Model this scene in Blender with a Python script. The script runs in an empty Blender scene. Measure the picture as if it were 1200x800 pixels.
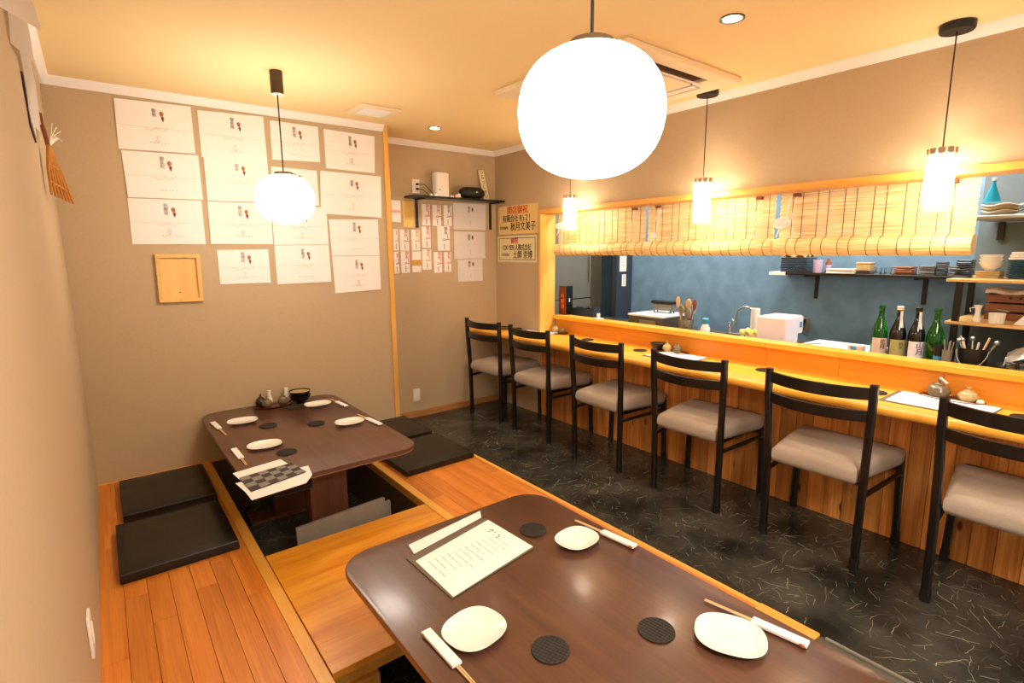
import bpy, bmesh, math, random
from mathutils import Vector, Matrix
random.seed(7)
PI = math.pi
SC = bpy.context.scene
COL = SC.collection

# ---------------------------------------------------------------- camera
cd = bpy.data.cameras.new('camera'); cam = bpy.data.objects.new('camera', cd); COL.objects.link(cam)
cd.sensor_width = 36.0; cd.lens = 18.648; cd.clip_start = 0.02
yaw, pit, rol = math.radians(37.7793), math.radians(9.5451), math.radians(-0.4257)
fw = Vector((math.sin(yaw)*math.cos(pit), math.cos(yaw)*math.cos(pit), -math.sin(pit)))
r0 = Vector((math.cos(yaw), -math.sin(yaw), 0)); u0 = r0.cross(fw)
rr = r0*math.cos(rol) + u0*math.sin(rol); uu = -r0*math.sin(rol) + u0*math.cos(rol)
cam.matrix_world = Matrix(((rr.x, uu.x, -fw.x, 0.1324), (rr.y, uu.y, -fw.y, 0.0), (rr.z, uu.z, -fw.z, 1.5), (0, 0, 0, 1)))
SC.camera = cam
# ---------------------------------------------------------------- world, exposure
w = bpy.data.worlds.new('daylight'); SC.world = w; w.use_nodes = True
w.node_tree.nodes['Background'].inputs[0].default_value = (0.62, 0.78, 1.0, 1)
w.node_tree.nodes['Background'].inputs[1].default_value = 2.2
SC.view_settings.view_transform = 'Standard'; SC.view_settings.look = 'None'
SC.view_settings.exposure = 0.74; SC.view_settings.gamma = 1.0; SC.view_settings.use_curve_mapping = False
BALL = 15.0; TUBE = 88.0; SPOT = 38.0; KITCH = 22.0; ROOMF = 50.0

def area(name, loc, sx, sy, power, col, rot=(0, 0, 0)):
    l = bpy.data.lights.new(name, 'AREA'); l.shape = 'RECTANGLE'; l.size = sx; l.size_y = sy
    l.energy = power; l.color = col
    o = bpy.data.objects.new(name, l); COL.objects.link(o); o.location = loc; o.rotation_euler = rot
    return o
area('kitchen_ceiling_light', (3.95, 1.2, 2.38), 0.25, 1.2, KITCH, (1.0, 0.96, 0.9))
area('kitchen_ceiling_light', (3.95, 2.9, 2.38), 0.25, 1.0, KITCH*0.8, (1.0, 0.96, 0.9))
area('dining_ceiling_light', (1.1, -0.9, 2.40), 1.2, 0.6, ROOMF, (1.0, 0.93, 0.84))

# ---------------------------------------------------------------- helpers
def lin(c):
    return tuple(((x/255)/12.92 if x/255 <= .04045 else ((x/255+.055)/1.055)**2.4) for x in c) + (1,)

def N(nt, t, **kw):
    n = nt.nodes.new(t)
    for k, v in kw.items(): setattr(n, k, v)
    return n

MATS = {}
def mat(name, col, rough=0.6, metal=0.0, noise=0.06, nscale=25, bump=0.0, trans=0.0, emit=None, estr=0, ior=1.45, alpha=1.0, coat=0.0, spec=0.5, vary=0.0):
    m = bpy.data.materials.new(name); m.use_nodes = True; nt = m.node_tree
    b = nt.nodes['Principled BSDF']
    c = lin(col) if max(col) > 1 else tuple(col) + (1,)
    tc = N(nt, 'ShaderNodeTexCoord'); nz = N(nt, 'ShaderNodeTexNoise'); nz.inputs['Scale'].default_value = nscale; nz.inputs['Detail'].default_value = 4
    nt.links.new(tc.outputs['Object'], nz.inputs['Vector'])
    mx = N(nt, 'ShaderNodeMix', data_type='RGBA')
    mx.inputs['A'].default_value = tuple(max(0, x*(1-noise)) for x in c[:3]) + (1,)
    mx.inputs['B'].default_value = tuple(min(1, x*(1+noise)) for x in c[:3]) + (1,)
    nt.links.new(nz.outputs['Fac'], mx.inputs['Factor'])
    out = mx.outputs['Result']
    if vary:
        oi = N(nt, 'ShaderNodeObjectInfo'); hs = N(nt, 'ShaderNodeHueSaturation')
        mr = N(nt, 'ShaderNodeMapRange'); mr.inputs['To Min'].default_value = 1-vary; mr.inputs['To Max'].default_value = 1+vary
        nt.links.new(oi.outputs['Random'], mr.inputs['Value']); nt.links.new(mr.outputs['Result'], hs.inputs['Value']); nt.links.new(out, hs.inputs['Color'])
        out = hs.outputs['Color']
    nt.links.new(out, b.inputs['Base Color'])
    b.inputs['Roughness'].default_value = rough; b.inputs['Metallic'].default_value = metal
    b.inputs['Transmission Weight'].default_value = trans; b.inputs['IOR'].default_value = ior
    b.inputs['Alpha'].default_value = alpha; b.inputs['Coat Weight'].default_value = coat
    b.inputs['Specular IOR Level'].default_value = spec
    if emit:
        b.inputs['Emission Color'].default_value = tuple(emit) + (1,); b.inputs['Emission Strength'].default_value = estr
    if bump:
        bp = N(nt, 'ShaderNodeBump'); bp.inputs['Strength'].default_value = bump; bp.inputs['Distance'].default_value = 0.004
        nt.links.new(nz.outputs['Fac'], bp.inputs['Height']); nt.links.new(bp.outputs['Normal'], b.inputs['Normal'])
    MATS[name] = m; return m

def wood(name, c1, c2, axis=1, scale=1.0, rough=0.35, vary=0.18, knots=False, ring=7.0, coat=0.0):
    m = bpy.data.materials.new(name); m.use_nodes = True; nt = m.node_tree; b = nt.nodes['Principled BSDF']
    tc = N(nt, 'ShaderNodeTexCoord'); oi = N(nt, 'ShaderNodeObjectInfo')
    add = N(nt, 'ShaderNodeVectorMath', operation='ADD'); mul = N(nt, 'ShaderNodeMath', operation='MULTIPLY'); mul.inputs[1].default_value = 37.0
    nt.links.new(oi.outputs['Random'], mul.inputs[0]); nt.links.new(tc.outputs['Object'], add.inputs[0]); nt.links.new(mul.outputs[0], add.inputs[1])
    mp = N(nt, 'ShaderNodeMapping'); s = [ring*scale]*3; s[axis] = 0.55*scale; mp.inputs['Scale'].default_value = s
    nt.links.new(add.outputs[0], mp.inputs['Vector'])
    n1 = N(nt, 'ShaderNodeTexNoise'); n1.inputs['Scale'].default_value = 2.0; n1.inputs['Detail'].default_value = 5; n1.inputs['Distortion'].default_value = 1.2
    nt.links.new(mp.outputs[0], n1.inputs['Vector'])
    mp2 = N(nt, 'ShaderNodeMapping'); s2 = [120.0*scale]*3; s2[axis] = 2.5*scale; mp2.inputs['Scale'].default_value = s2
    nt.links.new(add.outputs[0], mp2.inputs['Vector'])
    n2 = N(nt, 'ShaderNodeTexNoise'); n2.inputs['Scale'].default_value = 1.5; n2.inputs['Detail'].default_value = 3
    nt.links.new(mp2.outputs[0], n2.inputs['Vector'])
    av = N(nt, 'ShaderNodeMix', data_type='FLOAT'); av.inputs['Factor'].default_value = 0.35
    nt.links.new(n1.outputs['Fac'], av.inputs['A']); nt.links.new(n2.outputs['Fac'], av.inputs['B'])
    cr = N(nt, 'ShaderNodeValToRGB'); e = cr.color_ramp.elements; e[0].position = 0.33; e[1].position = 0.66
    e[0].color = lin(c1); e[1].color = lin(c2)
    nt.links.new(av.outputs['Result'], cr.inputs['Fac'])
    hs = N(nt, 'ShaderNodeHueSaturation'); mr = N(nt, 'ShaderNodeMapRange'); mr.inputs['To Min'].default_value = 1-vary; mr.inputs['To Max'].default_value = 1+vary
    nt.links.new(oi.outputs['Random'], mr.inputs['Value']); nt.links.new(mr.outputs['Result'], hs.inputs['Value']); nt.links.new(cr.outputs['Color'], hs.inputs['Color'])
    out = hs.outputs['Color']
    if knots:
        mp3 = N(nt, 'ShaderNodeMapping'); s3 = [9.0]*3; s3[axis] = 3.5; mp3.inputs['Scale'].default_value = s3
        nt.links.new(add.outputs[0], mp3.inputs['Vector'])
        vo = N(nt, 'ShaderNodeTexVoronoi'); nt.links.new(mp3.outputs[0], vo.inputs['Vector']); vo.inputs['Scale'].default_value = 1.0
        mk = N(nt, 'ShaderNodeMapRange', interpolation_type='SMOOTHSTEP'); mk.inputs['From Min'].default_value = 0.05; mk.inputs['From Max'].default_value = 0.14
        mk.inputs['To Min'].default_value = 1.0; mk.inputs['To Max'].default_value = 0.0
        nt.links.new(vo.outputs['Distance'], mk.inputs['Value'])
        mx = N(nt, 'ShaderNodeMix', data_type='RGBA'); mx.inputs['B'].default_value = lin((78, 34, 16))
        nt.links.new(mk.outputs['Result'], mx.inputs['Factor']); nt.links.new(out, mx.inputs['A']); out = mx.outputs['Result']
    nt.links.new(out, b.inputs['Base Color'])
    b.inputs['Roughness'].default_value = rough; b.inputs['Coat Weight'].default_value = coat; b.inputs['Coat Roughness'].default_value = 0.15
    bp = N(nt, 'ShaderNodeBump'); bp.inputs['Strength'].default_value = 0.08; bp.inputs['Distance'].default_value = 0.002
    nt.links.new(n2.outputs['Fac'], bp.inputs['Height']); nt.links.new(bp.outputs['Normal'], b.inputs['Normal'])
    MATS[name] = m; return m

def link_obj(name, me, parent):
    o = bpy.data.objects.new(name, me); COL.objects.link(o)
    if parent: o.parent = parent
    return o

def obj(name, bm, m, parent=None, smooth=35, world=False, recalc=True):
    """one bmesh -> one mesh object; world=True: the mesh was laid out in room coordinates under a placed parent"""
    if recalc: bmesh.ops.recalc_face_normals(bm, faces=bm.faces)
    if world and parent: bmesh.ops.translate(bm, verts=bm.verts, vec=-parent.location)
    me = bpy.data.meshes.new(name); bm.to_mesh(me); bm.free()
    me.materials.append(MATS[m] if isinstance(m, str) else m)
    if smooth:
        me.polygons.foreach_set('use_smooth', [True]*len(me.polygons)); me.set_sharp_from_angle(angle=math.radians(smooth))
    return link_obj(name, me, parent)

def tag(o, label=None, cat=None, group=None, kind=None):
    if label: o['label'] = label
    if cat: o['category'] = cat
    if group: o['group'] = group
    if kind: o['kind'] = kind
    return o

def thing(name, label, cat, loc=(0, 0, 0), rz=0, group=None):
    o = bpy.data.objects.new(name, None); COL.objects.link(o); o.empty_display_size = 0.05
    o.location = loc; o.rotation_euler = (0, 0, rz)
    return tag(o, label, cat, group)

def dup(root, loc, rz=0, label=None, group=None, scale=None):
    r = root.copy(); COL.objects.link(r); r.location = loc; r.rotation_euler = (0, 0, rz)
    if scale: r.scale = scale
    if label: r['label'] = label
    if group: r['group'] = group
    for ch in list(root.children):
        c = ch.copy(); COL.objects.link(c); c.parent = r
        for g in list(ch.children):
            d = g.copy(); COL.objects.link(d); d.parent = c
    return r

def nb(): return bmesh.new()
def box(bm, x0, x1, y0, y1, z0, z1, bev=0.0, seg=1):
    g = bmesh.ops.create_cube(bm, size=1.0)['verts']
    for v in g:
        v.co = Vector((x0+(v.co.x+.5)*(x1-x0), y0+(v.co.y+.5)*(y1-y0), z0+(v.co.z+.5)*(z1-z0)))
    if bev:
        es = set(e for v in g for e in v.link_edges)
        bmesh.ops.bevel(bm, geom=list(es), offset=bev, segments=seg, affect='EDGES', profile=0.6)
    return bm
def ring(c, ax1, ax2, r, n, r2=None):
    r2 = r if r2 is None else r2
    return [c + ax1*(math.cos(2*PI*i/n)*r) + ax2*(math.sin(2*PI*i/n)*r2) for i in range(n)]
def bridge(bm, rings, cap=True, closed=True):
    vs = [[bm.verts.new(p) for p in r] for r in rings]
    n = len(rings[0])
    for a, b in zip(vs, vs[1:]):
        for i in range(n if closed else n-1):
            j = (i+1) % n
            try: bm.faces.new((a[i], a[j], b[j], b[i]))
            except ValueError: pass
    if cap and closed:
        bm.faces.new(vs[0][::-1]); bm.faces.new(vs[-1])
    return vs
def tube(bm, pts, r, n=8, cap=True, r2=None):
    pts = [Vector(p) for p in pts]; rs = r if isinstance(r, (list, tuple)) else [r]*len(pts)
    prev = None; R = []
    for i, p in enumerate(pts):
        t = (pts[min(i+1, len(pts)-1)] - pts[max(i-1, 0)]).normalized()
        a = prev - t*prev.dot(t) if prev is not None else t.orthogonal()
        if a.length < 1e-5: a = t.orthogonal()
        a.normalize(); b = t.cross(a); prev = a
        R.append(ring(p, a, b, rs[i], n))
    bridge(bm, R, cap); return bm
def lathe(bm, prof, c=(0, 0, 0), n=24, sx=1.0, sy=1.0, closed_ends=True):
    c = Vector(c)
    R = [[c + Vector((math.cos(2*PI*i/n)*r*sx, math.sin(2*PI*i/n)*r*sy, z)) for i in range(n)] for r, z in prof]
    bridge(bm, R, closed_ends); return bm
def prism(bm, pts, z0, z1, bev=0.0, seg=2):
    a = [bm.verts.new((p[0], p[1], z0)) for p in pts]; b = [bm.verts.new((p[0], p[1], z1)) for p in pts]
    n = len(pts); f0 = bm.faces.new(a[::-1]); f1 = bm.faces.new(b)
    for i in range(n): bm.faces.new((a[i], a[(i+1) % n], b[(i+1) % n], b[i]))
    if bev:
        es = list(set(list(f0.edges)+list(f1.edges)))
        bmesh.ops.bevel(bm, geom=es, offset=bev, segments=seg, affect='EDGES', profile=0.5)
    return bm
def rrect(x0, x1, y0, y1, r, n=6):
    P = []
    for cx, cy, a in ((x1-r, y1-r, 0), (x0+r, y1-r, 90), (x0+r, y0+r, 180), (x1-r, y0+r, 270)):
        for i in range(n+1):
            t = math.radians(a+90*i/n); P.append((cx+r*math.cos(t), cy+r*math.sin(t)))
    return P
def supere(a, b, p, n=40, rot=0):
    P = []
    for i in range(n):
        t = 2*PI*i/n; c, s = math.cos(t), math.sin(t)
        x = a*math.copysign(abs(c)**(2/p), c); y = b*math.copysign(abs(s)**(2/p), s)
        P.append((x*math.cos(rot)-y*math.sin(rot), x*math.sin(rot)+y*math.cos(rot)))
    return P

FONT_CACHE = {}
def text_mesh(s, size, depth=0.0004, bold=0.0):
    key = (s, size, depth, bold)
    if key in FONT_CACHE: return FONT_CACHE[key]
    cu = bpy.data.curves.new('lettering', 'FONT'); cu.body = s; cu.size = size; cu.extrude = depth
    cu.align_x = 'CENTER'; cu.align_y = 'CENTER'; cu.resolution_u = 2; cu.space_line = 0.95
    o = bpy.data.objects.new('tmp', cu); COL.objects.link(o)
    bpy.context.view_layer.update()
    me = bpy.data.meshes.new_from_object(o.evaluated_get(bpy.context.evaluated_depsgraph_get()))
    if bold:                                    # heavier brush strokes: the same glyphs again, a hair to the side
        bm = bmesh.new(); bm.from_mesh(me); g0 = bm.verts[:]; f0 = bm.faces[:]
        d_ = bmesh.ops.duplicate(bm, geom=g0+bm.edges[:]+f0)
        bmesh.ops.translate(bm, verts=[v for v in d_['geom'] if isinstance(v, bmesh.types.BMVert)], vec=(size*.035, size*.012, .0001))
        bm.to_mesh(me); bm.free()
    bpy.data.objects.remove(o); FONT_CACHE[key] = me; return me
def text(s, size, m, parent, loc, rot, name='lettering', sx=1.0, bold=0.0):
    me = text_mesh(s, size, bold=bold).copy(); me.materials.clear(); me.materials.append(MATS[m])
    o = link_obj(name, me, parent); o.location = loc; o.rotation_euler = rot; o.scale = (sx, 1, 1); return o

# ---------------------------------------------------------------- materials
mat('wall_paper', (192, 168, 134), 0.85, noise=0.05, nscale=60, bump=0.15)
mat('ceiling_paper', (250, 222, 164), 0.9, noise=0.02, nscale=40, bump=0.05)
mat('white_trim', (250, 244, 236), 0.5, noise=0.02)
mat('blue_plaster', (108, 140, 166), 0.6, noise=0.4, nscale=8)
mat('grey_shade_plaster', (96, 108, 112), 0.7, noise=0.2, nscale=9)  # grey of the end walls; on the side wall it stands for shadowed blue
wood('deck_wood', (188, 104, 30), (222, 140, 52), 1, 1.2, 0.36, 0.09, ring=9)
wood('trim_wood', (222, 154, 56), (242, 184, 84), 1, 1.0, 0.35, 0.05, ring=5)
wood('bridge_wood', (206, 122, 26), (242, 174, 56), 0, 1.0, 0.3, 0.0, ring=4, coat=0.2)
wood('post_wood', (222, 160, 66), (242, 190, 96), 2, 1.0, 0.45, 0.04, ring=5)
wood('base_wood', (160, 106, 54), (190, 134, 76), 0, 1.0, 0.5, 0.05)
wood('counter_wood', (238, 162, 42), (252, 190, 70), 1, 0.8, 0.3, 0.04, ring=5, coat=0.15)
wood('fascia_wood', (224, 136, 30), (242, 160, 48), 1, 0.8, 0.4, 0.10, ring=5)
wood('cedar_board', (170, 98, 38), (236, 166, 88), 2, 0.9, 0.42, 0.30, knots=True, ring=13)
wood('table_wood', (76, 48, 35), (98, 64, 46), 1, 1.0, 0.30, 0.03, ring=9, coat=0.25)
wood('shelf_wood', (206, 160, 90), (232, 190, 124), 1, 1.0, 0.5, 0.05)
wood('crate_wood', (110, 62, 34), (150, 92, 54), 1, 1.0, 0.55, 0.1)
wood('leg_wood', (84, 48, 28), (112, 66, 40), 2, 1.0, 0.4, 0.0, ring=6)
wood('light_wood', (222, 172, 92), (240, 196, 118), 2, 1.0, 0.5, 0.05)
mat('table_edge', (150, 116, 84), 0.4)
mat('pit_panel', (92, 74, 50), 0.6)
mat('black_wood', (20, 17, 14), 0.32, noise=0.2, coat=0.15)
mat('dark_metal', (38, 34, 30), 0.4, 0.4)
mat('seat_fabric', (176, 162, 148), 0.95, noise=0.12, nscale=220, bump=0.3, spec=0.15)
mat('black_vinyl', (22, 20, 17), 0.36, noise=0.15, nscale=12, bump=0.25)
mat('paper', (244, 238, 232), 0.8, noise=0.01)
mat('paper_grey', (222, 216, 212), 0.8, noise=0.02)
mat('envelope_yellow', (238, 200, 120), 0.8, noise=0.03)
mat('ink', (70, 60, 58), 0.8); mat('faint_ink', (196, 186, 180), 0.8); mat('pale_red', (226, 176, 160), 0.8)
mat('ink_grey', (128, 118, 114), 0.8); mat('red_ink', (196, 58, 50), 0.7); mat('gold_ink', (168, 112, 66), 0.6); mat('gold_band', (214, 158, 66), 0.6)
mat('sign_yellow', (244, 214, 140), 0.7); mat('sign_cream', (240, 226, 176), 0.7)
mat('sign_red', (214, 62, 30), 0.7); mat('sign_ink', (52, 40, 28), 0.7)
mat('plate_white', (236, 232, 222), 0.22, noise=0.01, coat=0.4)
mat('pale_wood', (222, 184, 132), 0.6); mat('rest_brown', (150, 92, 58), 0.5)
mat('coaster', (46, 42, 36), 0.75, noise=0.2, nscale=90)
mat('coaster_line', (30, 27, 24), 0.9)
mat('holder_grey', (104, 94, 76), 0.6, noise=0.1, nscale=200)
mat('weave_dark', (62, 58, 54), 0.8, noise=0.2, nscale=300); mat('weave_light', (134, 128, 122), 0.8, noise=0.2, nscale=300)
mat('pottery', (112, 94, 66), 0.35, noise=0.35, nscale=18, coat=0.3); mat('pottery_dark', (48, 38, 30), 0.35, noise=0.3)
mat('pottery_light', (190, 164, 112), 0.4, noise=0.2)
mat('lacquer', (24, 16, 13), 0.15, coat=0.5); mat('lacquer_red', (92, 36, 24), 0.25, coat=0.3)
mat('glow_glass', (1, .96, .9), 0.4, emit=(1.0, 0.91, 0.79), estr=BALL)
mat('glow_tube', (1, .96, .9), 0.4, emit=(1.0, 0.87, 0.68), estr=TUBE)
mat('glow_spot', (1, .96, .9), 0.4, emit=(1.0, 0.84, 0.60), estr=SPOT)
mat('slat_white', (236, 226, 210), 0.6, trans=0.5, ior=1.1); mat('slat_tip', (176, 146, 116), 0.5)
mat('black_plastic', (24, 20, 17), 0.45); mat('canopy_brown', (84, 66, 44), 0.45, 0.2)
mat('white_plastic', (240, 232, 220), 0.35, noise=0.01); mat('louver_dark', (96, 62, 44), 0.7)
mat('ac_panel', (246, 224, 186), 0.5, noise=0.01)
mat('cord_white', (252, 248, 240), 0.8); mat('thread_dark', (96, 58, 24), 0.8)
mat('steel', (150, 144, 130), 0.35, 0.6, noise=0.12, nscale=4); mat('steel_dark', (92, 84, 70), 0.4, 0.4, noise=0.2, nscale=4)
mat('navy_panel', (52, 62, 76), 0.5, noise=0.15, nscale=5)
mat('worktop_steel', (132, 128, 120), 0.3, 0.8)
mat('glass', (235, 240, 240), 0.04, trans=1.0, noise=0.0, ior=1.45)
mat('green_glass', (26, 130, 32), 0.05, trans=0.75, noise=0.02, ior=1.45, coat=0.3); mat('dark_glass', (16, 15, 14), 0.06, noise=0.02, coat=0.5)
mat('label_white', (240, 236, 238), 0.6); mat('label_gold', (176, 166, 106), 0.6); mat('label_pink', (226, 196, 180), 0.6)
mat('purple_ink', (92, 66, 140), 0.6); mat('pale_green_ink', (200, 222, 180), 0.6)
mat('blue_plastic', (70, 150, 190), 0.4); mat('blue_cloth', (80, 150, 220), 0.8); mat('yellow_net', (236, 220, 120), 0.7)
mat('blue_glaze', (84, 126, 152), 0.2, noise=0.2); mat('grey_glaze', (96, 90, 84), 0.3, noise=0.2); mat('tan_glaze', (190, 158, 106), 0.4)
mat('cutting_board', (222, 232, 234), 0.5); mat('lilac_white', (226, 216, 226), 0.35, noise=0.01); mat('purple_cup', (190, 170, 206), 0.4)
mat('teal_glass', (30, 150, 180), 0.15, trans=0.3, noise=0.05); mat('tray_film', (190, 184, 172), 0.15, 0.1, noise=0.4, nscale=40, bump=0.6)
mat('grey_board', (128, 118, 104), 0.8, noise=0.3, nscale=14)
mat('bronze_straw', (186, 122, 40), 0.7, noise=0.3, nscale=60); mat('brown_leaf', (132, 72, 40), 0.7); mat('orange_mark', (214, 96, 36), 0.6)
mat('baseboard_green', (80, 76, 62), 0.4, noise=0.1); mat('kerb_line', (120, 116, 104), 0.35)

mat('chrome', (220, 220, 216), 0.15, 0.8, noise=0.0)
def reed_material():
    m = bpy.data.materials.new('reed'); m.use_nodes = True; nt = m.node_tree; b = nt.nodes['Principled BSDF']
    tc = N(nt, 'ShaderNodeTexCoord'); mp = N(nt, 'ShaderNodeMapping'); mp.inputs['Scale'].default_value = (120, 5, 230)
    nt.links.new(tc.outputs['Object'], mp.inputs['Vector'])
    n = N(nt, 'ShaderNodeTexNoise'); n.inputs['Scale'].default_value = 1.0; n.inputs['Detail'].default_value = 2; nt.links.new(mp.outputs[0], n.inputs['Vector'])
    cr = N(nt, 'ShaderNodeValToRGB'); e = cr.color_ramp.elements; e[0].position = .3; e[0].color = lin((216, 164, 84)); e[1].position = .55; e[1].color = lin((252, 230, 168))
    nt.links.new(n.outputs['Fac'], cr.inputs['Fac']); nt.links.new(cr.outputs['Color'], b.inputs['Base Color']); b.inputs['Roughness'].default_value = .5
    MATS['reed'] = m
reed_material()

def thin_paper():
    m = bpy.data.materials.new('thin_paper'); m.use_nodes = True; nt = m.node_tree; b = nt.nodes['Principled BSDF']
    nz = N(nt, 'ShaderNodeTexNoise'); nz.inputs['Scale'].default_value = 30; cr = N(nt, 'ShaderNodeValToRGB'); e = cr.color_ramp.elements; e[0].color = lin((246, 240, 234)); e[1].color = lin((252, 248, 244))
    nt.links.new(nz.outputs['Fac'], cr.inputs['Fac']); nt.links.new(cr.outputs['Color'], b.inputs['Base Color']); b.inputs['Roughness'].default_value = .8
    tr = N(nt, 'ShaderNodeBsdfTranslucent'); nt.links.new(cr.outputs['Color'], tr.inputs['Color']); mx = N(nt, 'ShaderNodeMixShader'); mx.inputs[0].default_value = .55
    nt.links.new(b.outputs[0], mx.inputs[1]); nt.links.new(tr.outputs[0], mx.inputs[2]); nt.links.new(mx.outputs[0], nt.nodes['Material Output'].inputs['Surface'])
    MATS['thin_paper'] = m
thin_paper()

def floor_material():
    m = bpy.data.materials.new('black_vinyl_floor'); m.use_nodes = True; nt = m.node_tree; b = nt.nodes['Principled BSDF']
    tc = N(nt, 'ShaderNodeTexCoord')
    nz = N(nt, 'ShaderNodeTexNoise'); nz.inputs['Scale'].default_value = 3.5; nz.inputs['Detail'].default_value = 6; nt.links.new(tc.outputs['Object'], nz.inputs['Vector'])
    base = N(nt, 'ShaderNodeValToRGB'); e = base.color_ramp.elements; e[0].position = .36; e[1].position = .7; e[0].color = lin((30, 30, 26)); e[1].color = lin((76, 74, 66))
    nt.links.new(nz.outputs['Fac'], base.inputs['Fac'])
    cur = base.outputs['Color']
    def M(op, a, b_=None, c=None):
        n = N(nt, 'ShaderNodeMath', operation=op)
        for i, v in enumerate((a, b_, c)):
            if v is None: continue
            if isinstance(v, (int, float)): n.inputs[i].default_value = v
            else: nt.links.new(v, n.inputs[i])
        return n.outputs[0]
    for k, (sc, L, W, thr) in enumerate(((9, .040, .0007, .25), (14, .024, .0006, .35), (6.5, .070, .0007, .3), (20, .015, .0005, .4))):
        mp = N(nt, 'ShaderNodeMapping'); mp.inputs['Location'].default_value = (k*3.3, k*1.7, 0)
        # gently warp so that the scratches bend
        wz = N(nt, 'ShaderNodeTexNoise'); wz.inputs['Scale'].default_value = 14; nt.links.new(tc.outputs['Object'], wz.inputs['Vector'])
        wv = N(nt, 'ShaderNodeVectorMath', operation='SCALE'); wv.inputs['Scale'].default_value = 0.04; nt.links.new(wz.outputs['Color'], wv.inputs[0])
        ad = N(nt, 'ShaderNodeVectorMath', operation='ADD'); nt.links.new(tc.outputs['Object'], ad.inputs[0]); nt.links.new(wv.outputs[0], ad.inputs[1])
        nt.links.new(ad.outputs[0], mp.inputs['Vector'])
        vo = N(nt, 'ShaderNodeTexVoronoi', voronoi_dimensions='2D'); vo.inputs['Scale'].default_value = sc; nt.links.new(mp.outputs[0], vo.inputs['Vector'])
        sb = N(nt, 'ShaderNodeVectorMath', operation='SUBTRACT'); nt.links.new(mp.outputs[0], sb.inputs[0]); nt.links.new(vo.outputs['Position'], sb.inputs[1])
        sep = N(nt, 'ShaderNodeSeparateColor'); nt.links.new(vo.outputs['Color'], sep.inputs[0])
        rot = N(nt, 'ShaderNodeVectorRotate', rotation_type='Z_AXIS'); nt.links.new(sb.outputs[0], rot.inputs['Vector']); nt.links.new(M('MULTIPLY', sep.outputs[0], 6.28), rot.inputs['Angle'])
        sx = N(nt, 'ShaderNodeSeparateXYZ'); nt.links.new(rot.outputs[0], sx.inputs[0])
        my = N(nt, 'ShaderNodeMapRange', interpolation_type='SMOOTHSTEP'); my.inputs['From Min'].default_value = W*.5; my.inputs['From Max'].default_value = W*1.8; my.inputs['To Min'].default_value = 1; my.inputs['To Max'].default_value = 0
        nt.links.new(M('ABSOLUTE', sx.outputs[1]), my.inputs['Value'])
        mx_ = M('LESS_THAN', M('ABSOLUTE', sx.outputs[0]), L)
        on = M('GREATER_THAN', sep.outputs[1], thr)
        fac = M('MULTIPLY', M('MULTIPLY', my.outputs['Result'], mx_), M('MULTIPLY', on, M('MULTIPLY_ADD', sep.outputs[2], .8, .2)))
        pn = N(nt, 'ShaderNodeTexNoise'); pn.inputs['Scale'].default_value = 2.2+.6*k; nt.links.new(tc.outputs['Object'], pn.inputs['Vector'])
        pm = N(nt, 'ShaderNodeMapRange', interpolation_type='SMOOTHSTEP'); pm.inputs['From Min'].default_value = .40; pm.inputs['From Max'].default_value = .62; pm.inputs['To Min'].default_value = .12
        nt.links.new(pn.outputs['Fac'], pm.inputs['Value']); fac = M('MULTIPLY', fac, pm.outputs['Result'])
        mix = N(nt, 'ShaderNodeMix', data_type='RGBA'); mix.inputs['B'].default_value = lin((206, 200, 168)); nt.links.new(fac, mix.inputs['Factor']); nt.links.new(cur, mix.inputs['A']); cur = mix.outputs['Result']
    nt.links.new(cur, b.inputs['Base Color']); b.inputs['Roughness'].default_value = .25
    MATS['vinyl_floor'] = m
floor_material()

# ================================================================ SETTING
D, D2, W, H = 3.93, 4.31, 3.28, 2.45
ZP = 0.123; REAR = -1.9; KX = 4.5; NEARK = -0.6
def struct(name, bm, m, parent=None, smooth=35):
    o = obj(name, bm, m, parent, smooth); 
    if not parent: o['kind'] = 'structure'
    return o
b = nb(); box(b, 2.066, KX+.1, REAR, D2, -.06, 0); box(b, 0, 2.066, REAR, D2, -.34, -.30); struct('floor', b, 'vinyl_floor')
b = nb(); box(b, -.1, KX+.1, REAR-.1, D2+.1, H, H+.08); struct('ceiling', b, 'ceiling_paper')
b = nb(); box(b, -.1, 0, REAR-.1, D2+.1, -.3, H); struct('wall_left', b, 'wall_paper')
b = nb(); box(b, 0, 1.975, D, D+.08, -.3, H); box(b, 1.90, 1.975, D+.08, D2, -.3, H); struct('wall_back', b, 'wall_paper')
b = nb(); box(b, 1.90, W+.12, D2, D2+.1, -.1, H); struct('wall_recess', b, 'wall_paper')
OY0, OY1, OZ0, OZ1 = -0.35, 3.60, .895, 1.83
b = nb(); box(b, W, 3.42, OY1+.03, D2, 0, H); box(b, W, 3.42, REAR, OY1+.03, OZ1+.03, H)
box(b, W+.02, 3.42, REAR, OY1+.03, 0, .70); box(b, W, 3.42, REAR, OY0-.03, .70, OZ1+.03); struct('wall_right', b, 'wall_paper')
# rear wall behind the camera with a glazed door to the street
b = nb(); box(b, -.1, 2.2, REAR-.1, REAR, 0, H); box(b, 3.1, KX+.1, REAR-.1, REAR, 0, H); box(b, 2.2, 3.1, REAR-.1, REAR, 2.05, H); struct('wall_rear', b, 'wall_paper')
b = nb(); box(b, 2.2, 2.26, REAR-.08, REAR, 0, 2.05); box(b, 3.04, 3.1, REAR-.08, REAR, 0, 2.05); box(b, 2.26, 3.04, REAR-.08, REAR, 1.99, 2.05); box(b, 2.26, 3.04, REAR-.08, REAR, 0, .12)
dr = struct('door_1', b, 'post_wood'); b = nb(); box(b, 2.26, 3.04, REAR-.05, REAR-.04, .12, 1.99); obj('pane', b, 'glass', dr)
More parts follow.
